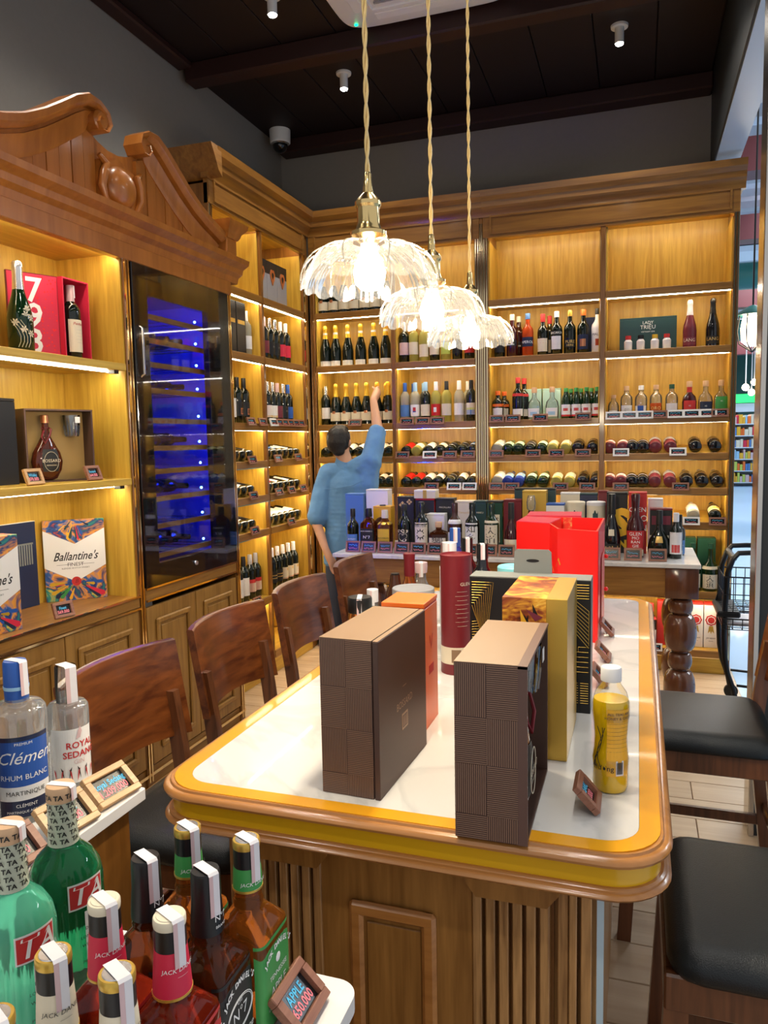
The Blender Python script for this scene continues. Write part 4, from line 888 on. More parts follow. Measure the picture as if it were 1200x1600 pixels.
cbox('gift_box', -.951, -.871, .292, 'teal_card', 'narrow dark teal gift box', extras=[T(['cream'], ('HAKU', .016, 0, .22, 'cream'))])
cbox('gift_box', -.868, -.772, .292, ('dark_green', 'ink'), 'black carton with calligraphy', extras=[('white_panel', B(-.03, .03, -.0462, -.0455, .04, .21), 'cream'), ('lettering', (lambda m: (flat_text(m, '天', .055, on_front(0, -.0466, .165)), flat_text(m, '道', .055, on_front(0, -.0466, .10)), m)[2])(MB()), 'ink')])
cbox('gift_box', -.768, -.656, .301, 'maroon', 'red carton beside the cognac')
cbox('gift_box', -.656, -.511, .356, 'gold_card', 'gold carton standing tall', extras=[T(['brown_card'], ('Suntory', .02, 0, .18, 'brown_card'))])
cbox('gift_box', -.72, -.47, .363, ('teal_card', 'ink'), 'wide dark green carton behind the gold one', y=Yb+.10, d=.06)
cbox('gift_box', -.511, -.403, .283, ('white', 'blue'), 'white carton with blue lid', y=Yb-.04)
cbox('gift_box', -.444, -.326, .337, ('cream', 'white'), 'pale wooden carton behind the blue lid', y=Yb+.10, d=.06)
cbox('gift_box', -.329, -.224, .334, ('navy', 'teal_card'), 'navy carton behind the cream tubes', y=Yb+.10, d=.06)
for i, x in enumerate((-.344, -.229)):
    tb = thing('whisky_tube', ('left', 'right')[i]+' cream whisky tube with dark figure print, on the counter', 'tube', (x, Yb-.02, CZ), 0, 'cream whisky tubes')
    part('tube_body', MB().loft([(0, .053), (.27, .053)], 28), 'cream', tb); part('tube_lid', MB().loft([(.27, .0545), (.288, .0545), (.292, .05)], 28), ('cream', 'paper')[i], tb)
    m = MB(); flat_text(m, 'BALVENIE', .017, on_round(.053, FRONT, .12)); part('print', m, 'ink', tb, ang=0)
    part('dark_print', patch([(0, .053), (.3, .053)], .155, .235, FRONT-.3, FRONT+.25, .001, 6, 4, edge=lambda u, w: .012*math.sin(u*9+w*4)), 'teal_card', tb, ang=0)
cbox('gift_box', -.224, -.160, .349, 'maroon', 'narrow maroon carton', y=Yb+.10, d=.06)
cbox('gift_box', -.17, -.052, .349, 'ink', 'black carton with bold gold curves', y=Yb-.03, extras=[('gold_print', (lambda m: (flat_text(m, 'S', .20, on_front(.022, -.0458, .17), 0, 0, .012), flat_text(m, 'GN', .06, on_front(.01, -.0458, .05), 0, 0, .004), m)[2])(MB()), 'gold_foil')])
cbox('gift_box', -.05, .053, .35, 'label_red', 'bright red carton with white lettering', y=Yb-.03, extras=[T(['white_ink'], ('GLEN', .038, 0, .25, 'white_ink'), ('MO', .05, .015, .20, 'white_ink'), ('RAN', .05, 0, .145, 'white_ink'))])
cbox('gift_box', .055, .142, .306, ('white', 'paper'), 'white carton near the right end', y=Yb+.07, d=.06)
cbox('gift_box', .066, .188, .262, ('ink', 'maroon'), 'black and maroon carton', y=Yb-.06, d=.08, extras=[('cream_band', B(-.06, .06, -.0412, -.0405, .04, .11), 'cream'), ('dark_print', B(-.05, .05, -.0412, -.0405, .17, .22), 'wine_label')])

# ------------------------------------------------------------ bar stools (local: seat faces +x, backrest at -x)
def make_stool():
    t = thing('bar_stool', '', 'stool')
    w, sd = .20, .18
    def outline(k, z, n=10):
        P = []
        for cx, cy, a0 in ((sd, w, 0), (-sd, w, PI/2), (-sd, -w, PI), (sd, -w, 3*PI/2)):
            r = .03+k
            sx = 1 if cx > 0 else -1; sy = 1 if cy > 0 else -1
            for i in range(4):
                a = a0+PI/2*i/3; P.append((cx-sx*.03+r*math.cos(a), cy-sy*.03+r*math.sin(a), z))
        return P
    part('seat', MB().rings([outline(.025, .645), outline(.03, .655), outline(.026, .675), outline(.012, .69), outline(-.004, .697), outline(-.02, .70)]), 'leather', t, ang=70)
    part('seat_rail', MB().box(-sd-.01, sd+.035, -w-.01, -w+.018, .575, .645, c=.004).box(-sd-.01, sd+.035, w-.018, w+.01, .575, .645, c=.004).box(sd+.01, sd+.035, -w, w, .575, .645, c=.004).box(-sd-.01, -sd+.015, -w, w, .575, .645, c=.004), 'stool_leg_wood', t)
    for sy in (-1, 1):
        y = sy*(w-.012)
        def bar(p, q, a=.021, b=.019):
            return MB().rings([[(p[0]+sx*a, p[1]+s2*b, p[2]) for sx, s2 in ((-1, -1), (1, -1), (1, 1), (-1, 1))], [(q[0]+sx*a, q[1]+s2*b, q[2]) for sx, s2 in ((-1, -1), (1, -1), (1, 1), (-1, 1))]])
        part('leg', bar((sd+.045, y+sy*.012, 0), (sd+.012, y, .60)), 'stool_leg_wood', t)
        part('leg', bar((-sd-.075, y+sy*.012, 0), (-sd-.012, y, .60)).rings([[(p[0]+sx*.021, p[1]+s2*.014, p[2]) for sx, s2 in ((-1, -1), (1, -1), (1, 1), (-1, 1))] for p in ((-sd-.012, y, .60), (-sd-.03, y, .75), (-sd-.055, y, .90))]), 'stool_leg_wood', t)
        part('stretcher', B(-sd-.05, sd+.03, y-.010, y+.010, .25, .285, c=.003), 'stool_leg_wood', t)
    part('footrest', B(sd+.02, sd+.05, -w, w, .20, .235, c=.004), 'stool_leg_wood', t)
    part('stretcher', B(-sd-.06, -sd-.04, -w, w, .30, .335, c=.003), 'stool_leg_wood', t)
    R = []; n = 14
    for i in range(n+1):
        u = -1+2*i/n; y = u*.23; bow = -.055*(1-u*u)
        x = -sd-.012+bow; ze = .765+.012*(1-u*u); zt = 1.04
        R.append([(x, y, ze), (x-.045, y, zt-.004), (x-.050, y, zt), (x-.066, y, zt), (x-.070, y, zt-.005), (x-.024, y, ze)])
    part('backrest', MB().rings(R), 'stool_wood', t, ang=40)
    return t
st0 = make_stool()
lst = [(-1.035, 1.615, 0, 'bar stool nearest the camera on the left of the island'), (-1.035, 2.17, 0, 'second bar stool along the left of the island'), (-1.035, 2.735, 0, 'third bar stool along the left of the island'), (-1.035, 3.34, 0, 'farthest bar stool on the left, before the counter'),
       (.27, 1.56, PI, 'bar stool nearest the camera on the right of the island'), (.20, 2.60, PI, 'farther bar stool on the right, before the dark column')]
for i, (x, y, rz, lab) in enumerate(lst):
    o = st0 if i == 0 else copy_tree(st0)
    o.location = (x, y, 0); o.rotation_euler = (0, 0, rz); tag(o, 'dark wooden '+lab, 'stool', 'bar stools around the island')

# ------------------------------------------------------------ pendant lamps
def make_lamp():
    t = thing('pendant_lamp', '', 'lamp', (0, 0, 0))
    # origin at the bulb centre
    n = 144; R = []
    prof = [(.026, .042), (.045, .040), (.066, .033), (.084, .021), (.097, .006), (.105, -.008), (.109, -.019), (.110, -.026)]
    for k, (r, z) in enumerate(prof):
        ring = []
        f = k/(len(prof)-1)
        for j in range(n):
            a = 2*PI*j/n; lobe = abs(math.cos(a*8)); rib = .5+.5*math.cos(a*48)
            rr = r*(1+f*.045*(lobe-.5)+.014*rib*f); zz = z-(f**4)*.007*lobe+.0012*rib*f
            ring.append((rr*math.cos(a), rr*math.sin(a), zz))
        R.append(ring)
    part('glass_shade', MB().rings(R, 0, False), 'shade_glass', t, ang=80)
    sw = MB()
    for k in range(32):
        a0 = 2*PI*k/32; P = []
        for i in range(9):
            f = i/8; r = .05+.062*math.sin(f*PI/2); z = .036-.058*f**1.9; a = a0+(.22 if k % 2 else -.22)*f
            P.append((r*1.01*math.cos(a), r*1.01*math.sin(a), z))
        sw.tube(P, .0011, 4)
    part('cut_pattern', sw, 'shade_glass', t, ang=60)
    part('bulb', MB().loft([(-.034, .004), (-.032, .014), (-.022, .024), (-.005, .027), (.012, .022), (.028, .014), (.04, .013)], 20), 'bulb', t, ang=60)
    part('socket', MB().loft([(.04, .013), (.052, .03), (.058, .03), (.062, .022), (.068, .020), (.072, .0185), (.096, .0185), (.10, .0215), (.106, .0215), (.112, .017), (.120, .009), (.126, .008), (.150, .006), (.153, .004)], 28), 'brass', t)
    L = 3.975-1.88; tw = MB(); nn = 150
    for ph in (0, PI):
        tw.tube([(.0024*math.cos(ph+i*.95), .0024*math.sin(ph+i*.95), .15+(L-.18)*i/nn) for i in range(nn+1)], .0024, 5)
    part('twisted_cord', tw, 'cord', t, ang=80)
    part('ceiling_rose', MB().loft([(L-.04, .02), (L-.02, .045), (L, .05)], 24), 'brass', t)
    l = bpy.data.lights.new('lamp', 'POINT'); l.energy = 9; l.color = (1, .84, .6); l.shadow_soft_size = .03
    o = bpy.data.objects.new('lamp', l); COL.objects.link(o); o.parent = t; o.location = (0, 0, -.055)
    return t
plain('cord', (.80, .56, .22), .35, .2)
lp = make_lamp()
for i, (y, lab) in enumerate(((1.193, 'nearest and largest-looking scalloped glass pendant lamp above the island'), (1.59, 'middle scalloped glass pendant lamp above the island'), (1.975, 'farthest of three scalloped glass pendant lamps above the island'))):
    o = lp if i == 0 else copy_tree(lp)
    o.location = (-.42, y, 1.88); tag(o, lab, 'lamp', 'pendant lamps over the island')
# ------------------------------------------------------------ boxes and bottles on the island
def lined(name, vert):
    m, nt, b = nodes(name)
    t = nt.nodes.new('ShaderNodeTexCoord'); w = nt.nodes.new('ShaderNodeTexWave'); w.inputs['Scale'].default_value = 92
    w.bands_direction = 'X' if vert else 'Z'
    cr = nt.nodes.new('ShaderNodeValToRGB'); cr.color_ramp.elements[0].color = (.070, .034, .024, 1); cr.color_ramp.elements[1].color = (.27, .155, .10, 1); cr.color_ramp.elements[0].position = .35
    nt.links.new(t.outputs['Object'], w.inputs['Vector']); nt.links.new(w.outputs['Fac'], cr.inputs[0]); nt.links.new(cr.outputs[0], b.inputs['Base Color'])
    bp = nt.nodes.new('ShaderNodeBump'); bp.inputs['Strength'].default_value = .4; bp.inputs['Distance'].default_value = .001
    nt.links.new(w.outputs['Fac'], bp.inputs['Height']); nt.links.new(bp.outputs[0], b.inputs['Normal']); S(b, Roughness=.45)
lined('lines_v', True); lined('lines_h', False)
def checker(x0, x1, y, z0, z1, nx, cuts):
    m = MB(); zs = [z0]+[z0+(z1-z0)*c for c in cuts]+[z1]
    for i in range(nx):
        for k in range(len(zs)-1):
            a, b = x0+(x1-x0)*i/nx, x0+(x1-x0)*(i+1)/nx
            m.box(a+.0003, b-.0003, y-.0008, y, zs[k]+.0003, zs[k+1]-.0003, (i+k) % 2)
    return m
CUTS = [.14, .43, .70]
# closed brown presentation box, lid on its right
t = thing('presentation_box', 'closed brown presentation box with ribbed checks, front left on the island', 'box', (-.487, 1.378, TZ), -.045)
h = .294
part('carton_body', B(-.058, .045, -.135, .135, 0, h, c=.001), 'brown_card', t)
part('top_sheet', B(-.058, .045, -.135, .135, h, h+.0012), 'tan_card', t)
part('ribbed_check', checker(-.058, .045, -.135, .001, h-.001, 2, CUTS), ['lines_h', 'lines_v'], t)
ld = part('lid', B(.0472, .058, -.136, .136, 0, h, c=.001), 'brown_card_dark', t)
part('lid_top', B(.0475, .0575, -.1355, .1355, h, h+.001), 'tan_card', ld)
m = MB(); flat_text(m, 'BOSSARD', .021, on_right(.0585, .0, .14)); flat_text(m, '—', .02, on_right(.0585, 0, .175)); m.box(.0581, .0586, -.017, .017, .088, .12, 1); m.box(.0584, .0588, -.013, .013, .092, .116, 2)
for a in (-.009, -.003, .003, .009): m.box(.0586, .059, a-.0012, a+.0012, .094, .114, 1)
part('printed_emblem', m, ['brown_print', 'brown_print', 'brown_card_dark'], t, ang=0)

pear = [(0, .02, .02), (.006, .038, .024, 2.2), (.04, .060, .030), (.075, .066, .032), (.11, .058, .030), (.15, .034, .024), (.175, .02, .018), (.20, .014, .014), (.235, .013, .013)]
def giftset(loc, rz, lab_box, lab_bottle, lab_glass, checks=True):
    t = thing('presentation_box', lab_box, 'box', loc, rz)      # local front is -y, half width .143, depth .117
    w, d, h = .145, .0585, .294
    part('carton_body', MB().box(-w, w, d-.006, d, 0, h).box(-w, -w+.006, -d, d-.006, 0, h).box(w-.006, w, -d, d-.006, 0, h).box(-w+.006, w-.006, -d, d-.006, 0, .006).box(-w+.006, w-.006, -d, d-.006, h-.006, h), 'brown_card_dark', t)
    part('rim', MB().box(-w-.001, w+.001, -d-.001, -d+.014, h-.004, h+.001).box(-w-.001, -w+.003, -d-.001, -d+.014, 0, h), 'brown_card', t)
    part('inner_panel', B(-w+.006, w-.006, .012, .03, .006, h-.006), 'mustard', t)
    part('top_sheet', B(-w, w, -d+.014, d, h, h+.0012), 'tan_card', t)
    if checks:
        m = checker(-d, d-.012, 0, .001, h-.001, 2, CUTS)
        o = part('ribbed_check', m, ['lines_h', 'lines_v'], t); o.rotation_euler = (0, 0, -PI/2); o.location = (-w, 0, 0)
        o = part('ribbed_check', checker(-d, d, 0, .001, h-.001, 2, CUTS), ['lines_v', 'lines_h'], t); o.rotation_euler = (0, 0, PI/2); o.location = (w, 0, 0)
    R = Matrix.Translation(loc) @ Matrix.Rotation(rz, 4, 'Z')
    p = R @ Vector((-.045, -.022, .008))
    b = thing('brandy_bottle', lab_bottle, 'bottle', p, rz)
    part('glass_body', MB().loft(pear, 32), 'brandy_glass', b, ang=60)
    part('cap', MB().loft([(.232, .016), (.262, .0155), (.264, .014)], 20), 'copper', b)
    part('ribbon', MB().tube([(-.016, -.02, .20), (-.03, -.026, .175), (-.02, -.033, .15), (0, -.035, .18), (.012, -.026, .205), (.018, 0, .212), (0, .018, .212), (-.016, -.005, .21)], .0035, 6), 'maroon', b)
    part('paper_label', patch(pear, .035, .125, FRONT-.55, FRONT+.65, .0009, 12, 6), 'ink', b, ang=0)
    m = MB(); flat_text(m, 'BOSSARD', .018, on_front(.002, -.0345, .078)); flat_text(m, 'ARMAGNAC', .008, on_front(.002, -.0340, .060)); m.tube([(.002+.03*math.cos(a), -.033-.0005*abs(math.sin(a)), .075+.04*math.sin(a)) for a in [2*PI*k/24 for k in range(24)]], .0008, 4, closed=True)
    part('lettering', m, 'cream', b, ang=0)
    p = R @ Vector((.07, -.022, .185))
    g = thing('tumbler', lab_glass, 'glass', p, rz)
    part('bowl', MB().rings([[(r*math.cos(2*PI*j/24), r*math.sin(2*PI*j/24), z) for j in range(24)] for r, z in ((.026, 0), (.031, .03), (.034, .088), (.032, .088), (.029, .03), (.022, .014))]), 'clear_thin', g)
    fl = MB()
    for k in range(12): a = 2*PI*k/12; fl.tube([(.0275*math.cos(a), .0275*math.sin(a), .004), (.032*math.cos(a), .032*math.sin(a), .045)], .0025, 5)
    part('cut_facets', fl, 'clear_thin', g)
    part('sticker', MB().box(-.004, .018, -.0365, -.0355, .055, .08), 'white', g)
giftset((-.2195, 1.306, TZ), PI/2, 'open brown presentation box with ribbed checks, front right on the island', 'dark pear-shaped bottle inside the open box on the island', 'cut-glass tumbler inside the open box on the island')

t = thing('gift_box', 'plain orange gift box behind the left brown box', 'box', (-.493, 1.634, TZ), 0)
part('carton_body', B(-.049, .049, -.058, .058, 0, .276, c=.001), 'orange', t); part('red_seam', B(-.048, .048, -.0575, .0575, .276, .281), 'red', t)
part('lid', B(-.0495, .0495, -.059, .059, .281, .291, c=.001), 'orange', t)
m = MB(); m.box(.0492, .0496, -.02, .02, .12, .14); flat_text(m, 'V', .05, on_right(.0496, .0, .19)); part('printed_emblem', m, 'label_red', t, ang=0)

t = thing('whisky_tube', 'tall maroon whisky tube with cream band on the island', 'tube', (-.478, 2.035, TZ))
part('tube_body', MB().loft([(.078, .044), (.326, .044)], 40), 'maroon', t); part('cream_band', MB().loft([(.030, .0442), (.078, .0442)], 40), 'cream', t)
part('tube_base', MB().loft([(0, .044), (.003, .0448), (.030, .0448)], 40), 'maroon', t); part('lid', MB().rings([[(r*math.cos(2*PI*j/40), r*math.sin(2*PI*j/40), z) for j in range(40)] for r, z in ((.0446, .326), (.0448, .334), (.0425, .335), (.041, .330))]), 'maroon', t)
m = MB()
for k in range(9): flat_text(m, '————'[:3+k % 2], .010, on_round(.044, -.95, .235-.012*k))
flat_text(m, 'GLEN', .013, on_round(.044, -.72, .255)); part('fine_print', m, 'cream', t, ang=0)
part('seal_print', patch([(0, .0442), (.1, .0442)], .036, .072, FRONT-.1, FRONT+.5, .0006), 'tan_card', t, ang=0)

t = thing('gift_box', 'narrow white carton behind the maroon tube', 'box', (-.535, 2.26, TZ)); part('carton_body', B(-.035, .035, -.05, .05, 0, .255, c=.001), 'white', t); part('lid', B(-.0353, .0353, -.0503, .0503, .255, .268, c=.001), 'white', t); part('blue_print', B(.0352, .0357, .02, .045, .07, .268), 'blue', t)
t = thing('tin', 'round pale blue tin behind the orange gift box', 'tin', (-.655, 2.21, TZ)); part('tin_body', MB().loft([(0, .064), (.19, .064)], 40), 'pale_blue', t)
part('lid', MB().rings([[(r*math.cos(2*PI*j/40), r*math.sin(2*PI*j/40), z) for j in range(40)] for r, z in ((.0655, .178), (.0655, .196), (.063, .198), (.055, .194), (.05, .195))]), 'grey_cloth', t)
t = thing('tin', 'tall round tin with cyan lid behind the black and gold box', 'tin', (-.335, 2.16, TZ)); part('tin_body', MB().loft([(0, .047), (.265, .047)], 36), 'cyan_lid', t)
part('lid', MB().rings([[(r*math.cos(2*PI*j/36), r*math.sin(2*PI*j/36), z) for j in range(36)] for r, z in ((.0485, .262), (.0485, .282), (.046, .285), (.040, .281))]), 'cyan_lid', t)

t = thing('gift_box', 'black presentation box with nested gold lines and hanging tab', 'box', (-.243, 1.825, TZ))
part('carton_body', B(-.143, .143, -.037, .037, 0, .318, c=.001), 'black', t); part('top_sheet', B(-.143, .143, -.037, .037, .318, .3195), 'grey_card', t)
m = MB().prism([(-.047, .319), (.047, .319), (.045, .372), (.038, .378), (-.038, .378), (-.045, .372)], .034, .0365, 'y').prism([(.016*math.cos(a), .35+.004*math.sin(a)) for a in [2*PI*j/16 for j in range(16)]], .0335, .034, 'y', 1); part('hanging_tab', m, ['grey_card', 'black'], t)
m = MB()
for k in range(10):
    s = .0065*k
    m.tube([(-.138, -.0375, .305-s), (-.085-s*.9, -.0375, .305-s), (-.098-s*.55, -.0375, .20+s*.4), (-.11-s*.25, -.0375, .15+s), (-.138, -.0375, .148+s)], .0007, 4)
    if k < 6: m.tube([(.062, -.0375, .308-s), (.139, -.0375, .308-s)], .0007, 4)
    m.tube([(.062, -.0375, .286-s*1.2), (.106, -.0375, .272-s*1.3), (.139, -.0375, .246-s*1.5), (.139, -.0375, .19-s*.5)], .0007, 4)
for k in range(6): m.tube([(.075+.008*k, -.0375, .10+.012*k), (.138, -.0375, .10+.012*k)], .0006, 4); m.tube([(.075+.008*k, -.0375, .10+.012*k), (.075+.008*k, -.0375, .088+.012*k)], .0006, 4)
for k in range(9): m.tube([(.09, -.0375, .025+.006*k), (.115, -.0375, .025+.006*k)], .0006, 4); m.tube([(.12, -.0375, .025+.006*k), (.138, -.0375, .025+.006*k)], .0006, 4)
part('gold_print', m, 'gold_card', t, ang=0, kind='stuff')
part('side_print', B(.1432, .1436, -.036, .036, .002, .318), 'grey_card', t)

t = thing('gift_box', 'tall gold gift box with amber facet print, before the black box', 'box', (-.193, 1.625, TZ), .0)
part('carton_body', B(-.064, .064, -.122, .122, 0, .331, c=.001), 'gold_card', t)
m = MB().box(-.0646, .023, -.1226, .1226, .0, .3316); part('facet_print', m, 'amber_facets', t)
m = MB(); rr = random.Random(3)
for k in range(16):
    x, z = rr.uniform(-.055, .012), rr.uniform(.03, .31); a = rr.uniform(0, 3); l = rr.uniform(.012, .03)
    q = [(x+l*math.cos(a), z+l*math.sin(a)), (x+l*.5*math.cos(a+1.9), z+l*.7*math.sin(a+1.9)), (x-l*.7*math.cos(a), z-l*.7*math.sin(a))]
    q = [(min(.022, max(-.063, u)), min(.329, w)) for u, w in q]
    m.add([(u, -.1230-.00005*k, w) for u, w in q], [(0, 1, 2)], k % 3)
part('facet_shards', m, ['amber_card', 'black', 'wine_label'], t, ang=0, kind='stuff')
part('gold_panel', B(.0232, .0643, -.1227, .1227, .0005, .3318, c=.0008), 'gold_card', t)

t = thing('gift_box', 'large bright red folding gift box standing open on the island', 'box', (0, 0, TZ))
hr = .357
part('left_compartment', MB().prism([(-.407, 2.675), (-.285, 2.622), (-.262, 2.80), (-.402, 2.86)], 0, hr, 'z'), 'bright_red', t)
part('compartment_lid', MB().prism([(-.405, 2.678), (-.287, 2.626), (-.264, 2.798), (-.40, 2.857)], hr, hr+.002, 'z'), 'crimson', t)
def wall(a, b, th=.006, z1=hr):
    a, b = Vector(a), Vector(b); n = (b-a).normalized(); n = Vector((-n.y, n.x))*th
    return MB().prism([tuple(a), tuple(b), tuple(b+n), tuple(a+n)], 0, z1, 'z')
for n, a, b in (('folded_panel', (-.285, 2.622), (-.245, 2.485)), ('front_panel', (-.245, 2.485), (-.116, 2.43)), ('side_panel', (-.116, 2.43), (-.112, 2.84)), ('back_panel', (-.112, 2.84), (-.402, 2.86))): part(n, wall(a, b), 'bright_red', t)
part('dragon_print', MB().box(-.1115, -.1108, 2.60, 2.82, .0, .25).box(-.26, -.14, 2.842, 2.8425, .2, hr), 'gold_dragon', t)
m = MB().tube([(-.262, 2.55, .21), (-.250, 2.507, .23), (-.241, 2.478, .26), (-.236, 2.474, .24)], .0018, 5).tube([(-.27, 2.575, .22), (-.262, 2.547, .205)], .0018, 5); part('gold_emblem', m, 'gold_foil', t)
for z in (.10, .22): part('knob', MB().sphere((-.105, 2.82, z), .008, 12, 8), 'bright_red', t)
t = thing('gift_box', 'second red gift box standing behind the open red one', 'box', (-.305, 2.98, TZ), .05); part('carton_body', B(-.10, .10, -.08, .08, 0, .345, c=.001), 'bright_red', t); part('lid', B(-.101, .101, -.081, .081, .345, .358, c=.001), 'crimson', t); part('gold_band', B(-.102, -.03, -.0825, -.0812, .315, .345), 'gold_dragon', t)

# small bottles at the far left of the island
def stamp(t, r, z, l, a, w=.014, mat='paper', over=True):
    """paper duty strip over the cap and down its side; r cap radius, z cap top, a facing angle"""
    ca, sa = math.cos(a), math.sin(a)
    path = [(-r*.9, z+.0006), (r*.9, z+.0008), (r+.0009, z-.002), (r+.0012, z-l*.5), (r+.0016, z-l)] if over else [(r+.0009, z-.001), (r+.0012, z-l)]
    m = MB(); R = [[(q*ca-s*sa, q*sa+s*ca, zz) for s in (-w/2, w/2)] for q, zz in path]
    m.rings(R, 0, False, closed=False)
    m.rings([[(p[0]+.0003*ca, p[1]+.0003*sa, p[2]+.0003) for p in (r_[0], [(r_[0][i]*.62+r_[1][i]*.38) for i in range(3)])] for r_ in R[-3:]], 1, False, closed=False)
    part('duty_stamp', m, [mat, 'pink_paper'], t, ang=0)
def small(name, x, y, prof, glass, cap, capmat, lab, label=None, text=None, st=True):
    t = thing(name, lab, 'bottle', (x, y, TZ)); part('glass_body', MB().loft(prof, 24), glass, t, ang=60); part('cap', MB().loft(cap, 24), capmat, t)
    if label: part('paper_label', patch(prof, label[0], label[1], FRONT-1.1, FRONT+1.1), label[2], t, ang=0)
    if text:
        m = MB(); r = shape_at(prof, text[2])[0]; flat_text(m, text[0], text[1], on_round(r, FRONT+.1, text[2], .0014)); part('lettering', m, text[3], t, ang=0)
    if st: stamp(t, cap[-1][1], cap[-1][0], .05, FRONT+.3)
    return t
small('honey_jar', -.765, 2.03, [(0, .033), (.005, .036), (.14, .036), (.155, .033)], 'honey_glass', [(.155, .034), (.158, .036), (.195, .036), (.2, .034)], 'black', 'short jar with wide black lid at the island edge', (.04, .12, 'label_red'))
small('spirit_bottle', -.80, 2.24, [(0, .03), (.004, .034), (.10, .034), (.125, .018), (.15, .016)], 'clear_glass', [(.14, .0185), (.18, .0185)], 'paper', 'small bottle with paper-wrapped cap behind the black-lidded jar')
small('spirit_bottle', -.775, 2.40, [(0, .03), (.006, .04), (.06, .045), (.12, .036), (.17, .02), (.20, .016)], 'brown_glass', [(.195, .014), (.205, .014)], 'black', 'dark pear-shaped bottle left of the pale blue tin', st=False)
small('spirit_bottle', -.745, 2.47, [(0, .03), (.004, .034), (.14, .034), (.17, .02), (.2, .016)], 'amber_glass', [(.185, .018), (.20, .019), (.235, .0185), (.262, .021), (.264, .019)], 'maroon', 'bottle with tall maroon neck foil behind the pale blue tin', st=False)
small('spirit_bottle', -.735, 2.58, [(0, .03), (.004, .036), (.12, .036), (.15, .02), (.18, .017)], 'clear_glass', [(.178, .022), (.20, .024), (.215, .023)], 'pink_paper', 'bottle with pink paper-wrapped stopper behind the pale blue tin')
small('spirit_bottle', -.62, 2.63, [(0, .03), (.004, .036), (.22, .036), (.25, .024), (.27, .018), (.31, .017)], 'blue_glass', [(.27, .020), (.335, .0195)], 'blue', 'tall cobalt blue bottle behind the maroon tube')
small('spirit_bottle', -.585, 2.40, [(0, .03), (.004, .034), (.20, .034), (.235, .022), (.27, .02)], 'clear_glass', [(.265, .023), (.315, .0235)], 'paper', 'bottle with red and white paper-wrapped cap behind the maroon tube')
small('spirit_bottle', -.48, 2.42, [(0, .034), (.004, .04), (.17, .041), (.21, .034), (.235, .02), (.28, .016)], 'black_gloss', [(.262, .019), (.310, .0185)], 'black', 'black bottle with white block lettering behind the black box', None, ('BULLDOG', .022, .20, 'white_ink'))
small('spirit_bottle', -.56, 2.56, [(0, .034), (.004, .04), (.17, .041), (.21, .034), (.235, .02), (.28, .016)], 'black_gloss', [(.262, .019), (.31, .0185)], 'black', 'black bottle beside the cobalt blue one', None, None)

# tea bottle
tb = [(0, .022), (.003, .030), (.012, .0325), (.035, .032), (.06, .0335), (.075, .031), (.10, .0295), (.125, .031), (.145, .0335), (.165, .0335), (.185, .028), (.20, .0175), (.214, .0155)]
t = thing('tea_bottle', 'plastic bottle of yellow tea with white cap on the island', 'bottle', (-.042, 1.41, TZ))
part('bottle_body', MB().loft(tb, 40), 'pet', t, ang=70)
part('tea', MB().loft([(.002, .028)]+[(z, r-.0015) for z, r in tb[2:11] if z < .17]+[(.172, .0305)], 32), 'tea', t, ang=70)
part('cap', MB().loft([(.206, .0185), (.208, .0188), (.228, .0185), (.231, .017)], 36), 'white', t)
part('paper_label', patch(tb, .035, .16, -1.75, -.35, .0004), 'amber_card', t, ang=0)
m = MB()
def lab(s, sz, z, a, mi=0): flat_text(m, s, sz, on_round(shape_at(tb, z)[0], a, z, .0010), mi)
lab('ALL TEAS ARE', .007, .152, -1.05); lab('HONEY & GREEN', .007, .144, -1.05)
for k in range(9): lab('———————', .006, .134-.0075*k, -1.05)
for k in range(12): a = -1.2+.03*k; r = .0322; m.add([((r+.0012)*math.cos(a+dx), (r+.0012)*math.sin(a+dx), z) for dx, z in ((0, .04), (.014+.006*(k % 3), .04), (.014+.006*(k % 3), .062), (0, .062))], [(0, 1, 2, 3)], 1)
lab('Hương', .014, .05, -1.95, 1); m.add([((.0334)*math.cos(a), (.0334)*math.sin(a), z) for a, z in ((-1.24, .037), (-.78, .037), (-.78, .065), (-1.24, .065))], [(0, 1, 2, 3)], 2)
part('print', m, ['brown_card', 'ink', 'paper'], t, ang=0)
for k in range(3):
    pts = [(shape_at(tb, z)[0]+.001, -2.1-.12*k+.25*math.sin(z*60+k), z) for z in (.05, .065, .08, .095, .11, .125)]
    part('plant_drawing', MB().tube([(r*math.cos(a), r*math.sin(a), z) for r, a, z in pts], .0006, 4), 'ink', t)

def desk_tag(x, y, z, lab, l1, l2, w=.074, h=.058, mat='tag_wood', rz=PI/2, tilt=.75, grp='price tags on the island', s1=.019, s2=.018):
    t = thing('price_tag', lab, 'price tag', (x, y, z), rz, grp); t.rotation_euler = (-tilt, 0, rz)
    b = .012; d = .012
    part('frame', MB().box(-w/2, w/2, -d, 0, 0, b, c=.0012).box(-w/2, w/2, -d, 0, h-b, h, c=.0012).box(-w/2, -w/2+b, -d, 0, b, h-b).box(w/2-b, w/2, -d, 0, b, h-b), mat, t)
    part('screen', B(-w/2+b, w/2-b, -.004, -.001, b, h-b), 'screen', t)
    m = MB(); flat_text(m, l1, s1, on_front(0, -.0045, h*.61), 0, 0, .0004, .8); flat_text(m, l2, s2, on_front(0, -.0045, h*.36), 1, 0, .0004, .85); part('writing', m, ['neon_blue', 'neon_pink'], t, ang=0)
    L = h*math.sin(tilt)*.55; part('prop', MB().add([(-.01, 0, h*.8), (.01, 0, h*.8), (.01, h*.8*math.sin(tilt)*.2+.004, h*.2), (-.01, h*.8*math.sin(tilt)*.2+.004, h*.2), (-.01, .0015, h*.8), (.01, .0015, h*.8)], [(0, 1, 2, 3), (4, 3, 2, 5)]), mat, t)
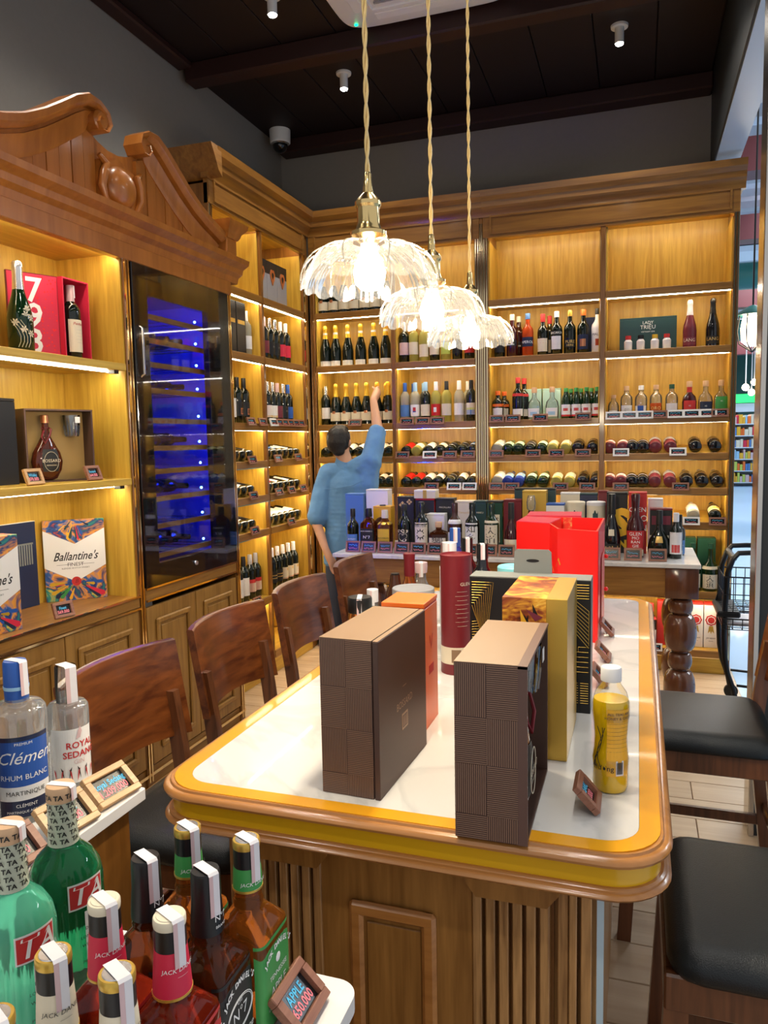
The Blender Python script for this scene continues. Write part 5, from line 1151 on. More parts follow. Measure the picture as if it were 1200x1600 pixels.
desk_tag(-.062, 1.325, TZ+.001, 'brown-framed price tag before the tea bottle', 'BOSSARD', '64.000', s1=.017)
for y, l in ((2.02, 'nearest'), (2.25, 'middle'), (2.55, 'farthest')): desk_tag(-.075, y, TZ+.001, f'{l} brown-framed price tag beside the red and black boxes', 'RUOU', '2.800', w=.08)
# ------------------------------------------------------------ tiered display in the left foreground
t = thing('display_stand', 'upper tier of the bottle display, white slab on dark wood, far left', 'stand', (0, 0, 0))
part('marble_slab', B(-1.30, -.885, .1, 1.166, TZ-.024, TZ, c=.002), 'white', t)
part('wood_body', B(-1.28, -.905, .1, 1.14, 0, TZ-.024, c=.002), 'frame_wood', t)
t = thing('display_stand', 'lower tier of the bottle display, white rounded slab in the foreground', 'stand', (0, 0, 0))
part('marble_slab', MB().prism(rrect(-.86, -.352, -.2, .905, .03), .836, .86), 'white', t)
part('wood_body', B(-.84, -.38, -.18, .88, 0, .836, c=.002), 'frame_wood', t)

# upper tier bottles (labels face +x, slightly towards the camera)
def rum(x, y, lab, sc, glass, capm, build, rz=.9):
    prof = [(0, .038), (.004, .0425), (.185, .0432), (.196, .0418), (.204, .036), (.208, .019), (.228, .0165)]
    prof = [(z*sc[1], r*sc[0]) for z, r in prof]
    t = thing('rum_bottle', lab, 'bottle', (x, y, TZ), rz, 'bottles on the upper tier')
    part('glass_body', MB().loft(prof, 40), glass, t, ang=60)
    cz = prof[-1][0]; part('cap', MB().loft([(cz-.018, .0195), (cz+.012, .0205), (cz+.05, .0195), (cz+.053, .018)], 32), capm, t)
    build(t, prof, cz+.053)
    return t
def b_clem(t, pr, top):
    part('blue_label', patch(pr, .070, .150, FRONT-1.0, FRONT+1.0, .0006, 20), 'blue', t, ang=0); part('dark_label', patch(pr, .015, .045, FRONT-1.0, FRONT+1.0, .0006, 20), 'navy', t, ang=0); part('white_label', patch(pr, .045, .070, FRONT-1.0, FRONT+1.0, .0005, 20), 'white', t, ang=0)
    m = MB(); r = .0466
    part('label_edge', patch(pr, .150, .158, FRONT-1.0, FRONT+1.0, .0008, 20), 'navy', t, ang=0)
    flat_text(m, 'Clément', .030, on_round(r, FRONT+.12, .120), 0, .4); flat_text(m, 'RHUM BLANC', .013, on_round(r, FRONT, .086)); flat_text(m, 'PREMIUM', .007, on_round(r, FRONT, .145)); flat_text(m, 'CLÉMENT', .008, on_round(r, FRONT, .036)); flat_text(m, 'MARTINIQUE AGRICOLE', .006, on_round(r, FRONT, .025))
    flat_text(m, 'MARTINIQUE', .011, on_round(r, FRONT, .058), 1)
    part('lettering', m, ['white_ink', 'ink'], t, ang=0); part('cap_ring', MB().loft([(top-.05, .0208), (top-.044, .0212)], 32), 'sky', t); stamp(t, .0205, top, .06, FRONT+.55, .016)
def b_royal(t, pr, top):
    part('paper_label', patch(pr, .015, .12, FRONT-1.1, FRONT+1.1, .0006, 20), 'white', t, ang=0)
    m = MB(); r = .0382
    flat_text(m, 'ROYAL', .0175, on_round(r, FRONT+.38, .088), 0, 0, .0003); flat_text(m, 'SEDANG', .0175, on_round(r, FRONT+.38, .070), 0, 0, .0003); flat_text(m, 'GIN', .012, on_round(r, FRONT+.25, .056), 1)
    for k in range(5):
        for s in (-1, 1):
            a = FRONT-.75+.38*k+.1*s; q = [(r+.0014)*1, a, .018+.004*(k % 2)]
            L = [(0, 0), (.10*s, .014), (.16*s, .026), (.05*s, .020)]
            m.add([(q[0]*math.cos(a+u), q[0]*math.sin(a+u), q[2]+w) for u, w in L], [(0, 1, 2, 3)], 2 if k % 2 else 3)
    m.add([((r+.0012)*math.cos(FRONT+.25+u), (r+.0012)*math.sin(FRONT+.25+u), .10+w) for u, w in ((-.12, 0), (.1, .002), (.2, .014), (.12, .024), (.0, .016))], [(0, 1, 2, 3, 4)], 1)
    part('lettering', m, ['label_red', 'pink_paper', 'ink', 'label_red'], t, ang=0); stamp(t, .0200, top, .07, FRONT+.3, .022)
rum(-1.03, 1.015, 'clear rum bottle with large blue label and blue cap, upper tier', (1.08, 1.), 'gin_glass', 'blue', b_clem)
rum(-1.035, 1.14, 'clear gin bottle with pink lettering and leaf print, upper tier', (.88, .80), 'gin_glass', 'clear_thin', b_royal)
def b_gold(t, pr, top):
    part('blue_label', patch(pr, .05, .13, FRONT-1.1, FRONT+1.1, .0006, 20), 'blue', t, ang=0); m = MB(); flat_text(m, 'Rhum', .03, on_round(.043, FRONT+.6, .085), 0, .3); part('lettering', m, 'gold_ink', t, ang=0)
rum(-1.045, .905, 'golden rum bottle with blue label cut by the left frame edge', (1., 1.), 'honey_glass', 'white', b_gold)
for y, l1, l2, mt, lab in ((1.105, 'Royal Sedang', '1.209.000', 'tag_wood_light', 'light wood price tag at the far end of the upper tier'), (.99, 'Clément', '785.000', 'tag_wood_light', 'light wood price tag before the blue-labelled rum bottle'), (.87, 'La Cana', '830.000', 'tag_wood', 'reddish wood price tag behind the green bottles')):
    desk_tag(-.895, y, TZ+.001, lab, l1, l2, .098, .066, mt, PI/2-.12, .85, 'price tags on the upper tier', .017, .02)

# tall green bottles on the lower tier
def ta_bottle(x, y, glass, lab):
    t = thing('gin_bottle', lab, 'bottle', (x, y, .86), PI/2-.28, 'tall green gin bottles')
    rows = [(0, .040), (.004, .046), (.118, .0475), (.13, .0485), (.15, .0485), (.168, .045), (.184, .036), (.195, .025), (.203, .0195), (.235, .0175), (.26, .0175)]
    n = 96; R = []
    fine = []
    for a, b in zip(rows, rows[1:]):
        k = max(1, int((b[0]-a[0])/.012)); fine += [(a[0]+(b[0]-a[0])*i/k, a[1]+(b[1]-a[1])*i/k) for i in range(k)]
    fine.append(rows[-1])
    for z, r in fine:
        f = .0013 if .004 < z < .122 else 0
        R.append([((r+f*math.cos(24*2*PI*j/n))*math.cos(2*PI*j/n), (r+f*math.cos(24*2*PI*j/n))*math.sin(2*PI*j/n), z) for j in range(n)])
    part('glass_body', MB().rings(R), glass, t, ang=75)
    part('neck_wrap', MB().loft([(.202, .0202), (.23, .0184), (.262, .0182)], 32), 'neck_paper', t); part('cap', MB().loft([(.262, .0188), (.280, .0190), (.283, .0178)], 32), 'cork', t)
    m = MB()
    for z in (.210, .220, .230, .240, .250, .258, .271):
        for k in range(5): flat_text(m, 'TA', .0085 if z < .26 else .009, on_round(.0186+(.0012 if z < .225 else .0006), FRONT+.75*(k-2)+(z*37 % .5), z, .0011), 0, 0, .0003)
    part('neck_print', m, 'ink', t, ang=0)
    pr = [(0, .0485), (.3, .0485)]
    part('red_label', patch(pr, .126, .162, FRONT-.52, FRONT+.52, .0014, 12, 2).add([], []), 'white', t, ang=0)
    part('red_field', patch(pr, .1285, .1595, FRONT-.48, FRONT+.48, .0019, 12, 2), 'label_red', t, ang=0)
    m = MB(); flat_text(m, 'TA', .036, on_round(.0485, FRONT, .144, .0024), 0, .2, .0005); part('lettering', m, 'white_ink', t, ang=0)
    part('white_label', patch(pr, .035, .120, FRONT-.12, FRONT+.42, .0018, 8, 2), 'white', t, ang=0)
    m = MB()
    for k, s in enumerate(('GIN', 'DISTILLED', 'LONDON DRY', 'WITH CITRUS', 'TA', 'PRODUCT OF', '70 CL')): flat_text(m, s, .006 if k else .008, on_round(.0485, FRONT+.15, .108-.0115*k, .0023))
    part('small_print', m, 'ink', t, ang=0); stamp(t, .0192, .283, .02, FRONT+.4, .012)
ta_bottle(-.742, .795, 'ta_green', 'tall dark green gin bottle with red square label, farther one')
ta_bottle(-.728, .69, 'ta_mint', 'tall mint green gin bottle with red square label, nearer one')

# square whiskey bottles on the lower tier
def jd(x, y, style, lab):
    t = thing('whiskey_bottle', lab, 'bottle', (x, y, .86), PI/2+random.uniform(-.03, .03), 'square whiskey bottles on the lower tier')
    rows = [(0, .035, .035, 7), (.004, .0388, .0388, 8), (.116, .0388, .0388, 8), (.127, .0372, .0372, 7), (.144, .025, .025, 3.2), (.153, .0185, .0185, 2), (.160, .0195), (.165, .0175), (.19, .0165), (.232, .0155)]
    glass = {'apple': 'whiskey_glass', 'black': 'cola_glass', 'fire': 'ruby_liquor', 'honey': 'honey_glass'}[style]
    part('glass_body', MB().loft(rows, 64), glass, t, ang=55)
    if style == 'black':
        part('cap', MB().loft([(.166, .0200), (.178, .0196), (.205, .0178), (.237, .0172), (.240, .0160)], 32), 'black', t)
        m = MB(); flat_text(m, 'N°7', .011, on_round(.0194, FRONT-.1, .186)); flat_text(m, 'BRAND', .005, on_round(.0198, FRONT-.1, .176)); part('cap_print', m, 'white_ink', t, ang=0)
        lc, tc = 'ink', ['white_ink']
    else:
        wrap = {'apple': 'green', 'fire': 'crimson', 'honey': 'cream'}[style]; top = {'apple': 'gold_card', 'fire': 'cream', 'honey': 'gold_card'}[style]
        b = {'apple': 0, 'fire': .002, 'honey': .001}[style]
        wz = {'apple': .177, 'fire': .156, 'honey': .159}[style]
        part('neck_wrap', MB().loft([(wz, .0192+b), ((wz+.206)/2, .0184+b*.6), (.206, .0174)], 32), wrap, t)
        part('wrap_edge', MB().loft([(wz-.001, .0195+b), (wz+.002, .0196+b)], 32), 'gold_card', t)
        part('cap', MB().loft([(.205, .0172), (.231, .0170)], 32), 'black', t)
        part('cap_ring', MB().loft([(.230, .0172), (.233, .0176), (.2385, .0174), (.240, .0165)], 32), top, t)
        part('cap_disc', MB().loft([(.2400, .0140), (.2408, .0135)], 24), 'cream' if style == 'fire' else 'silver', t)
        m = MB(); flat_text(m, "JACK DANIEL'S", .0068, on_round(.0195, FRONT-.35, .188), 0, .15); flat_text(m, '———', .004, on_round(.0195, FRONT-.35, .180)); part('wrap_print', m, 'ink' if style == 'honey' else 'white_ink', t, ang=0)
        lc = {'apple': 'green', 'fire': 'label_red', 'honey': 'cream'}[style]; tc = ['ink' if style == 'honey' else 'white_ink']
    part('paper_label', patch(rows, .008, .122, FRONT-1.35, FRONT+.78, .0006, 36, 3), lc, t, ang=0)
    m = MB(); Y = -.0400
    def arch(s, size, cz, rad):
        n = len(s)
        for i, c in enumerate(s):
            a = (i-(n-1)/2)*size*.62/rad
            v, f = text_geo(c, size, 0, .0004)
            m.add([(rad*math.sin(a)+p[0]*math.cos(a)+p[1]*math.sin(a), Y, cz-rad+rad*math.cos(a)-p[0]*math.sin(a)+p[1]*math.cos(a)) for p in v], f)
    arch("JACK DANIEL'S", .0095, .106, .05)
    if style == 'black':
        for rx, rz in ((.030, .020), (.028, .018)): m.tube([(rx*math.cos(2*PI*k/28), Y, .067+rz*math.sin(2*PI*k/28)) for k in range(28)], .0005, 4, closed=True)
        flat_text(m, 'N°7', .020, on_front(0, Y, .067)); flat_text(m, 'Old', .007, on_front(0, Y, .082)); flat_text(m, 'Tennessee', .014, on_front(0, Y, .036), 0, .3); flat_text(m, 'WHISKEY', .009, on_front(0, Y, .021))
    else:
        for i, (s, q) in enumerate((('TENNESSEE', .009), ({'apple': 'APPLE', 'fire': 'FIRE', 'honey': 'HONEY'}[style], .015), ('LIQUEUR & WHISKEY', .006), ('70 CL  35% VOL', .005))): flat_text(m, s, q, on_front(0, Y, (.070, .052, .034, .022)[i]))
        m.sphere((0, Y, .088), (.006, .0006, .006), 10, 6)
    flat_text(m, 'JACK DANIEL DISTILLERY', .0075, lambda u, w: (-.0401, .016-w, .064+u))
    part('lettering', m, tc, t, ang=0)
    stamp(t, .0176, .2412, .052, FRONT-.45, .0135)
for x, y, s, l in ((-.468, .812, 'apple', 'square bottle with green apple label at the tier\'s right corner'), (-.558, .817, 'apple', 'green-necked square bottle behind the black-capped pair, left one'), (-.480, .735, 'black', 'black-capped square whiskey bottle, right one of the pair'), (-.566, .738, 'black', 'black-capped square whiskey bottle, left one of the pair'),
                   (-.470, .648, 'fire', 'red-necked square bottle, right one of the pair'), (-.556, .65, 'fire', 'red-necked square bottle, left one of the pair'), (-.467, .558, 'honey', 'cream-necked square bottle with paper strip, front centre'), (-.546, .562, 'honey', 'cream-necked square bottle beside the mint green gin'), (-.535, .478, 'honey', 'cream-necked square bottle nearest the lower left frame edge')):
    jd(x, y, s, l+', lower tier')
desk_tag(-.388, .825, .861, 'brown-framed price tag at the lower tier\'s right corner', 'APPLE', '650.000', .085, .062, 'tag_wood', PI/2, .8, 'price tags on the lower tier', .018, .018)

# ------------------------------------------------------------ goods on the fridge cabinet's open shelves
t = thing('champagne_bottle', 'dark champagne bottle with pale floral print beside the red book box', 'bottle', (-2.215, 2.315, 1.955), PI/2-.5)
part('glass_body', MB().loft([(0, .040), (.004, .046), (.13, .0465), (.17, .040), (.215, .026), (.25, .0185), (.30, .016)], 32), 'green_dark_glass', t, ang=60); part('foil', MB().loft([(.235, .0215), (.29, .0185), (.315, .0195), (.335, .019), (.342, .014)], 28), 'silver', t)
m = MB(); rr = random.Random(5)
for k in range(7):
    a0, z0 = FRONT+rr.uniform(-.7, .7), rr.uniform(.06, .17); r = shape_at([(0, .046), (.13, .0465), (.17, .04), (.215, .026)], z0)[0]+.001
    for p in range(6):
        pa = p*PI/3; m.add([(r*math.cos(a0+u/r), r*math.sin(a0+u/r), z0+w) for u, w in ((0, 0), (.010*math.cos(pa-.35), .010*math.sin(pa-.35)), (.016*math.cos(pa), .016*math.sin(pa)), (.010*math.cos(pa+.35), .010*math.sin(pa+.35)))], [(0, 1, 2, 3)])
for k in range(4): m.tube([(.0475*math.cos(FRONT-.8+.25*k+.5*math.sin(z*30)), .0475*math.sin(FRONT-.8+.25*k+.5*math.sin(z*30)), z) for z in (.02, .04, .06, .08, .10, .12)], .0009, 4)
part('floral_print', m, 'cream', t, ang=0, kind='stuff')
t = thing('book_box', 'red open book-style wine box with large white numbers', 'box', (-2.26, 2.555, 1.955), PI/2)
a = Matrix.Rotation(-.42, 4, 'Z')
part('cover', MB().box(-.20, 0, .0, .012, 0, .335, M=Matrix.Translation((0, -.015, 0)) @ a), 'maroon', t)
cf = part('cover_face', MB().box(-.197, -.003, -.0012, 0, .004, .331, M=Matrix.Translation((0, -.015, 0)) @ a), 'crimson', t)
m = MB(); Mx = Matrix.Translation((0, -.015, 0)) @ a
for s, z in (('7', .265), ('9', .165), ('3', .065)): flat_text(m, s, .135, lambda u, w, z=z: tuple(Mx @ Vector((-.098+u, -.0022, z+w))), 0, 0, .002)
part('numbers', m, 'white_ink', t, ang=0)
m = MB()
for k in range(60):
    u, w = -.05+rr.uniform(-.045, .045), .165+rr.uniform(-.16, .16); q = rr.uniform(.002, .005)
    m.add([tuple(Mx @ Vector((u+dx*q, -.0016, w+dz*q))) for dx, dz in ((-1, 0), (0, -1), (1, 0), (0, 1))], [(0, 1, 2, 3)])
part('speckles', m, 'bright_red', t, ang=0, kind='stuff')
m = MB().box(0, .155, .06, .066, 0, .335).box(0, .006, -.04, .06, 0, .335).box(.149, .155, -.04, .06, 0, .335).box(.006, .149, -.04, .06, 0, .006).box(.006, .149, -.04, .06, .329, .335)
part('box_shell', m, 'crimson', t); part('lining', B(.006, .149, .052, .06, .006, .329), 'maroon', t)
b = bottle('maroon', (-2.25, 2.632, 1.963), (0, 0, PI/2), 'red wine bottle with cream label standing inside the red book box', None, 'wine_bottle', 1.02)
b.children[2].hide_render = False
part('paper_label', patch(SHAPES['bordeaux'][0], .03, .16, FRONT-1.2, FRONT+1.2, .0012), 'cream', b, ang=0)
m = MB(); flat_text(m, 'Penfolds', .016, on_round(.0375, FRONT, .143, .0018), 0, .3)
for k in range(5): flat_text(m, '—————'[:4+k % 2], .007, on_round(.0375, FRONT, .12-.013*k, .0018), 1)
part('lettering', m, ['label_red', 'grey_ink'], b, ang=0); stamp(b, .016, .300, .05, FRONT+.2, .014)

giftset((-2.295, 2.54, 1.46), PI/2-.35, 'open brown gift box on the middle shelf beside the wine fridge', 'dark pear-shaped bottle inside the gift box on the shelf', 'cut-glass tumbler inside the gift box on the shelf', False)
carton('gift_box', -2.40, -2.28, 2.12, 2.33, 1.46, 1.79, 'black', 'large black gift box at the left end of the middle shelf')
desk_tag(-2.13, 2.575, 1.461, 'brown-framed price tag before the gift box bottle, middle shelf', 'Bossard', '664.000', .085, .062, 'tag_wood', PI/2, .35, 'price tags in the fridge cabinet', .015)
desk_tag(-2.14, 2.26, 1.461, 'pale-framed price tag at the left end of the middle shelf', 'Whisky', '870.000', .085, .062, 'tag_wood_light', PI/2, .35, 'price tags in the fridge cabinet', .016)
desk_tag(-2.14, 2.37, .931, 'brown-framed price tag leaning before the navy gift box', 'Finest', '569.000', .085, .062, 'tag_wood', PI/2-.3, .35, 'price tags in the fridge cabinet', .016)
# colour-burst whisky gift boxes on the lower shelf
def burst_cover(t, w, h, fn, nm='cover_print'):
    """printed cover with a white chevron field; fn maps (u, w, layer) to local"""
    m = MB(); P = [(-w, h*.88), (0, h*.70), (w, h*.88), (w, h*.42), (0, h*.23), (-w, h*.42)]
    m.add([fn(u, z, 1) for u, z in P], [(0, 1, 4, 5), (1, 2, 3, 4)]); part('chevron_field', m, 'white', t, ang=0)
    rr = random.Random(11); cols = ['amber_card', 'blue', 'orange', 'teal_card', 'crimson', 'gold_foil', 'navy', 'green']
    m = MB()
    for k in range(70):
        a = rr.uniform(-.15, PI+.15) if k % 2 else rr.uniform(PI, 2*PI); c = (0, h*.23) if a > PI else (0, h*1.03)
        if a <= PI: a = PI+rr.uniform(.1, 3.0)
        r0, r1 = rr.uniform(.015, .05), rr.uniform(.06, .15); d = rr.uniform(.03, .10)
        q = [(c[0]+r*math.cos(a+s), c[1]+r*math.sin(a+s)) for r, s in ((r0, -d*.5), (r1, -d), (r1*1.08, 0), (r1, d), (r0, d*.5))]
        ok = all(abs(u) < w and 0.002 < z < h-.002 for u, z in q) and (all(z < h*.23+abs(u)*h*.19/w for u, z in q) or all(z > h*.70+abs(u)*h*.18/w for u, z in q))
        if ok: m.add([fn(u, z, .6+k*.004) for u, z in q], [(0, 1, 2, 3, 4)], rr.randrange(len(cols)))
    part('brush_strokes', m, cols, t, ang=0, kind='stuff')
    m = MB()
    flat_text(m, "Ballantine's", .052, lambda u, z: fn(u, h*.545+z, 1.6), 0, .45, .0006, .78); flat_text(m, 'FINEST', .022, lambda u, z: fn(u, h*.445+z, 1.6)); flat_text(m, 'BLENDED SCOTCH WHISKY', .009, lambda u, z: fn(u, h*.40+z, 1.6)); flat_text(m, '———      ———', .02, lambda u, z: fn(u, h*.45+z, 1.6))
    m.add([fn(.02*math.cos(2*PI*k/24), h*.235+.02*math.sin(2*PI*k/24), 1.7) for k in range(24)], [list(range(24))], 1); flat_text(m, 'B', .025, lambda u, z: fn(u, h*.235+z, 2.1), 2, .3)
    part('lettering', m, ['ink', 'label_red', 'maroon'], t, ang=0)
t = thing('whisky_gift_box', 'colour-burst printed gift box lid with white chevron, lower shelf', 'box', (-2.335, 2.672, .93), PI/2+.78-.0)
t.rotation_euler = (0, 0, PI/2-.80)
t.rotation_euler = (0, 0, PI/2+.795)
t.rotation_euler = (0, 0, math.atan2(.175, .18)+0)
w = .125; h = .355
part('carton_body', B(-w, w, 0, .022, 0, h, c=.001), 'burst', t); burst_cover(t, w, h, lambda u, z, l: (u, -.0004*l-.0003, z))
t = thing('gift_box', 'open navy gift box with faint tumbler print, lower shelf', 'box', (-2.43, 2.415, .93), PI/2-.05)
part('carton_body', B(-.13, .13, 0, .09, 0, .36, c=.001), 'navy', t); part('top_sheet', B(-.13, .13, 0, .09, .36, .362), 'white', t); m = MB()
for k in range(9): m.box(.0+.0125*k, .007+.0125*k, -.001, 0, .18, .27)
m.box(-.005, .112, -.0008, 0, .265, .272); part('tumbler_print', m, 'grey_card', t)
t = thing('whisky_gift_box', 'colour-burst gift box cut by the left frame edge, lower shelf', 'box', (-2.185, 2.06, .93), PI/2-.15)
part('carton_body', B(-w, w, 0, .09, 0, h, c=.001), 'burst', t); burst_cover(t, w, h, lambda u, z, l: (u, -.0004*l-.0003, z))
# ------------------------------------------------------------ the man reaching for a bottle
def caps(chain, step=.35):
    """overlapping spheres along tapered limbs; chain rows: (point, radius or (rx, ry, rz))"""
    m = MB()
    for (a, ra), (b, rb) in zip(chain, chain[1:]):
        a, b = Vector(a), Vector(b); L = (b-a).length
        ra3 = ra if isinstance(ra, tuple) else (ra,)*3; rb3 = rb if isinstance(rb, tuple) else (rb,)*3
        n = max(2, int(L/(step*max(.008, min(min(ra3), min(rb3)))))+1)
        for i in range(n+1):
            f = i/n; p = a.lerp(b, f); m.sphere(p, tuple(ra3[k]+(rb3[k]-ra3[k])*f for k in range(3)), 12, 8)
    return m
def fused(name, chains, mats, parent, voxel=.009, smooth=6, extra=None, disp=None):
    m = MB()
    for c in chains: 
        q = caps(c); m.add(q.v, q.f)
    if extra: extra(m)
    me = m.mesh(name, mats, 0); o = bpy.data.objects.new(name, me); COL.objects.link(o)
    r = o.modifiers.new('r', 'REMESH'); r.mode = 'VOXEL'; r.voxel_size = voxel
    s = o.modifiers.new('s', 'SMOOTH'); s.iterations = smooth; s.factor = .5
    if disp:
        tx = bpy.data.textures.new('folds', 'CLOUDS'); tx.noise_scale = disp[1]; tx.noise_depth = 3
        d = o.modifiers.new('d', 'DISPLACE'); d.texture = tx; d.strength = disp[0]; d.mid_level = .5; d.texture_coords = 'LOCAL'
    dg = bpy.context.evaluated_depsgraph_get(); dg.update()
    me2 = bpy.data.meshes.new_from_object(o.evaluated_get(dg)); me2.name = name
    bpy.data.objects.remove(o)
    me2.materials.clear()
    for q in mats: me2.materials.append(MATS[q])
    me2.polygons.foreach_set('use_smooth', [True]*len(me2.polygons))
    return link(name, me2, parent)
man = thing('person', 'dark-haired person in blue denim shirt reaching up to the wine shelf', 'person', (-1.97, 5.03, 0))
bx, by = -1.97, 5.03
def P(x, y, z): return (x-bx, y-by, z)
LS, LE, LW = P(-2.125, 5.02, 1.355), P(-2.185, 4.93, 1.06), P(-2.085, 4.87, .85)
RS, RE, RW = P(-1.795, 5.06, 1.455), P(-1.800, 5.22, 1.695), P(-1.872, 5.35, 1.905)
HC = P(-2.035, 5.065, 1.602)
NB = P(-1.975, 5.035, 1.43)
chains = [
 [(P(-1.99, 5.02, .92), (.155, .105, .09)), (P(-1.985, 5.02, 1.05), (.14, .095, .09)), (P(-1.965, 5.03, 1.22), (.155, .105, .10)), (P(-1.962, 5.035, 1.34), (.15, .095, .07))],
 [(P(-1.962, 5.035, 1.36), .065), (NB, .055), (P(-2.015, 5.05, 1.53), .054)],
 [(P(-1.962, 5.035, 1.37), .06), (LS, .058), (LE, .041), (LW, .027)], [(LS, .062), (P(-2.15, 5.0, 1.2), .05)],
 [(P(-1.93, 5.035, 1.38), .06), (RS, .06), (RE, .042), (RW, .028)],
 [(P(-2.07, 5.02, .90), .085), (P(-2.075, 5.0, .50), .055), (P(-2.08, 5.03, .10), .038)], [(P(-1.90, 5.02, .90), .085), (P(-1.885, 5.0, .50), .055), (P(-1.88, 5.03, .10), .038)],
 [(P(-2.08, 5.03, .06), .04), (P(-2.09, 5.16, .035), .035)], [(P(-1.88, 5.03, .06), .04), (P(-1.87, 5.16, .035), .035)],
 [(HC, (.076, .092, .098)), (P(-2.04, 5.085, 1.565), (.066, .080, .085))], [(P(-2.035, 5.15, 1.585), .018), (P(-2.035, 5.17, 1.575), .013)],
 [(P(-1.958, 5.06, 1.595), (.010, .016, .028)), (P(-1.955, 5.055, 1.59), (.010, .018, .028))], [(P(-2.115, 5.06, 1.595), (.010, .016, .028)), (P(-2.118, 5.055, 1.59), (.010, .018, .028))],
]
# right hand closed round the bottle neck at (-1.887, 5.48)
G = P(-1.887, 5.479, 1.985)
palm = P(-1.868, 5.425, 1.965)
chains.append([(RW, .028), (P(-1.868, 5.40, 1.945), (.036, .022, .03)), (palm, (.034, .018, .036))])
for k in range(4):
    z = 1.948+.0195*k; r = .0088-.0006*abs(k-1.5); c = [(P(-1.872, 5.438, z), r*1.15)]
    for a in (-.6, -1.3, -2.0, -2.7)[:4 if k < 3 else 3]: c.append((P(-1.887-.027*math.cos(PI+a*1.0), 5.479-.027*math.sin(-a*1.0+PI/2)*1.0, z+.002), r))
    chains.append(c)
chains.append([(P(-1.878, 5.43, 1.985), .0115), (P(-1.905, 5.447, 2.005), .010), (P(-1.918, 5.475, 2.012), .009)])
# left hand by the pocket
chains.append([(LW, .027), (P(-2.06, 4.875, .79), (.022, .034, .04)), (P(-2.05, 4.88, .755), (.018, .034, .03))])
for k in range(4): chains.append([(P(-2.048, 4.852+.019*k, .745), .009), (P(-2.04, 4.856+.018*k, .705-.006*(k in (1, 2))), .0085), (P(-2.025, 4.86+.016*k, .68-.006*(k in (1, 2))), .008)])
chains.append([(P(-2.045, 4.90, .79), .011), (P(-2.025, 4.915, .755), .009), (P(-2.015, 4.92, .73), .008)])
fused('body', chains, ['skin'], man, .0065, 4)
fused('hair', [[(P(-2.035, 5.045, 1.632), (.086, .100, .088)), (P(-2.035, 5.03, 1.60), (.084, .088, .088))], [(P(-2.035, 4.995, 1.60), (.066, .045, .06)), (P(-2.02, 4.998, 1.535), (.050, .034, .035))], [(P(-2.04, 5.12, 1.685), (.055, .04, .03)), (P(-2.035, 5.07, 1.70), (.06, .05, .025))]], ['hair'], man, .007, 3, None, (.006, .02))
for s in (-1, 1):
    part('eye', MB().sphere(P(-2.036+s*.03, 5.148, 1.612), .011, 12, 8).sphere(P(-2.036+s*.03, 5.157, 1.612), .005, 8, 6, 1), ['white', 'ink'], man)
    part('eyebrow', MB().tube([P(-2.036+s*.015, 5.156, 1.632), P(-2.036+s*.045, 5.148, 1.634)], .004, 6), 'hair', man)
part('mouth', MB().tube([P(-2.058, 5.150, 1.535), P(-2.036, 5.157, 1.533), P(-2.014, 5.150, 1.535)], .005, 8), 'pink_paper', man)
sh = [
 [(P(-1.995, 5.015, .74), (.165, .115, .06)), (P(-1.985, 5.015, .95), (.165, .115, .10)), (P(-1.975, 5.02, 1.10), (.165, .115, .10)), (P(-1.96, 5.03, 1.28), (.172, .118, .10)), (P(-1.958, 5.035, 1.37), (.14, .09, .05))],
 [(P(-1.97, 5.035, 1.40), .072), (P(-2.11, 5.02, 1.37), .078), (P(-2.15, 4.985, 1.22), .078), (P(-2.168, 4.945, 1.07), .080)],
 [(P(-1.90, 5.035, 1.40), .080), (P(-1.80, 5.055, 1.45), .082), (P(-1.797, 5.13, 1.56), .074), (P(-1.798, 5.20, 1.655), .070)],
 [(P(-1.82, 5.04, 1.30), .08), (P(-1.81, 5.05, 1.42), .08)],
]
fused('shirt', sh, ['denim'], man, .0085, 3, None, (.020, .11))
part('collar', MB().rings([[(NB[0]-.01+r*1.02*math.cos(2*PI*j/28), NB[1]+.004+r*math.sin(2*PI*j/28), z+.012*math.sin(2*PI*j/28)+dx*-.25*math.cos(2*PI*j/28)) for j in range(28)] for r, z, dx in ((.078, 1.428, .1), (.069, 1.452, .1), (.065, 1.475, .1), (.061, 1.474, .1), (.063, 1.43, .1))], 0, False), 'denim', man, ang=60)
for z0, z1 in ((1.292, 1.297),):
    part('yoke_seam', MB().tube([P(-2.10, 4.918, 1.27), P(-2.03, 4.905, 1.275), P(-1.96, 4.902, 1.285), P(-1.88, 4.915, 1.30), P(-1.82, 4.94, 1.33)], .0025, 6), 'denim', man)
fused('trousers', [[(P(-1.985, 5.02, .91), (.135, .09, .04)), (P(-1.985, 5.02, .86), (.14, .095, .06))], [(P(-2.065, 5.02, .80), .082), (P(-2.075, 5.0, .50), .068), (P(-2.08, 5.03, .12), .055)], [(P(-1.905, 5.02, .80), .082), (P(-1.885, 5.0, .50), .068), (P(-1.88, 5.03, .12), .055)]], ['trousers'], man, .010, 3)
for x in (-2.085, -1.875): part('shoe', MB().loft([(0, .045, .125, 2.6), (.03, .046, .126, 2.6), (.055, .040, .11, 2.4), (.085, .036, .07)], 24, 0, None, x-bx, .06), 'black', man)

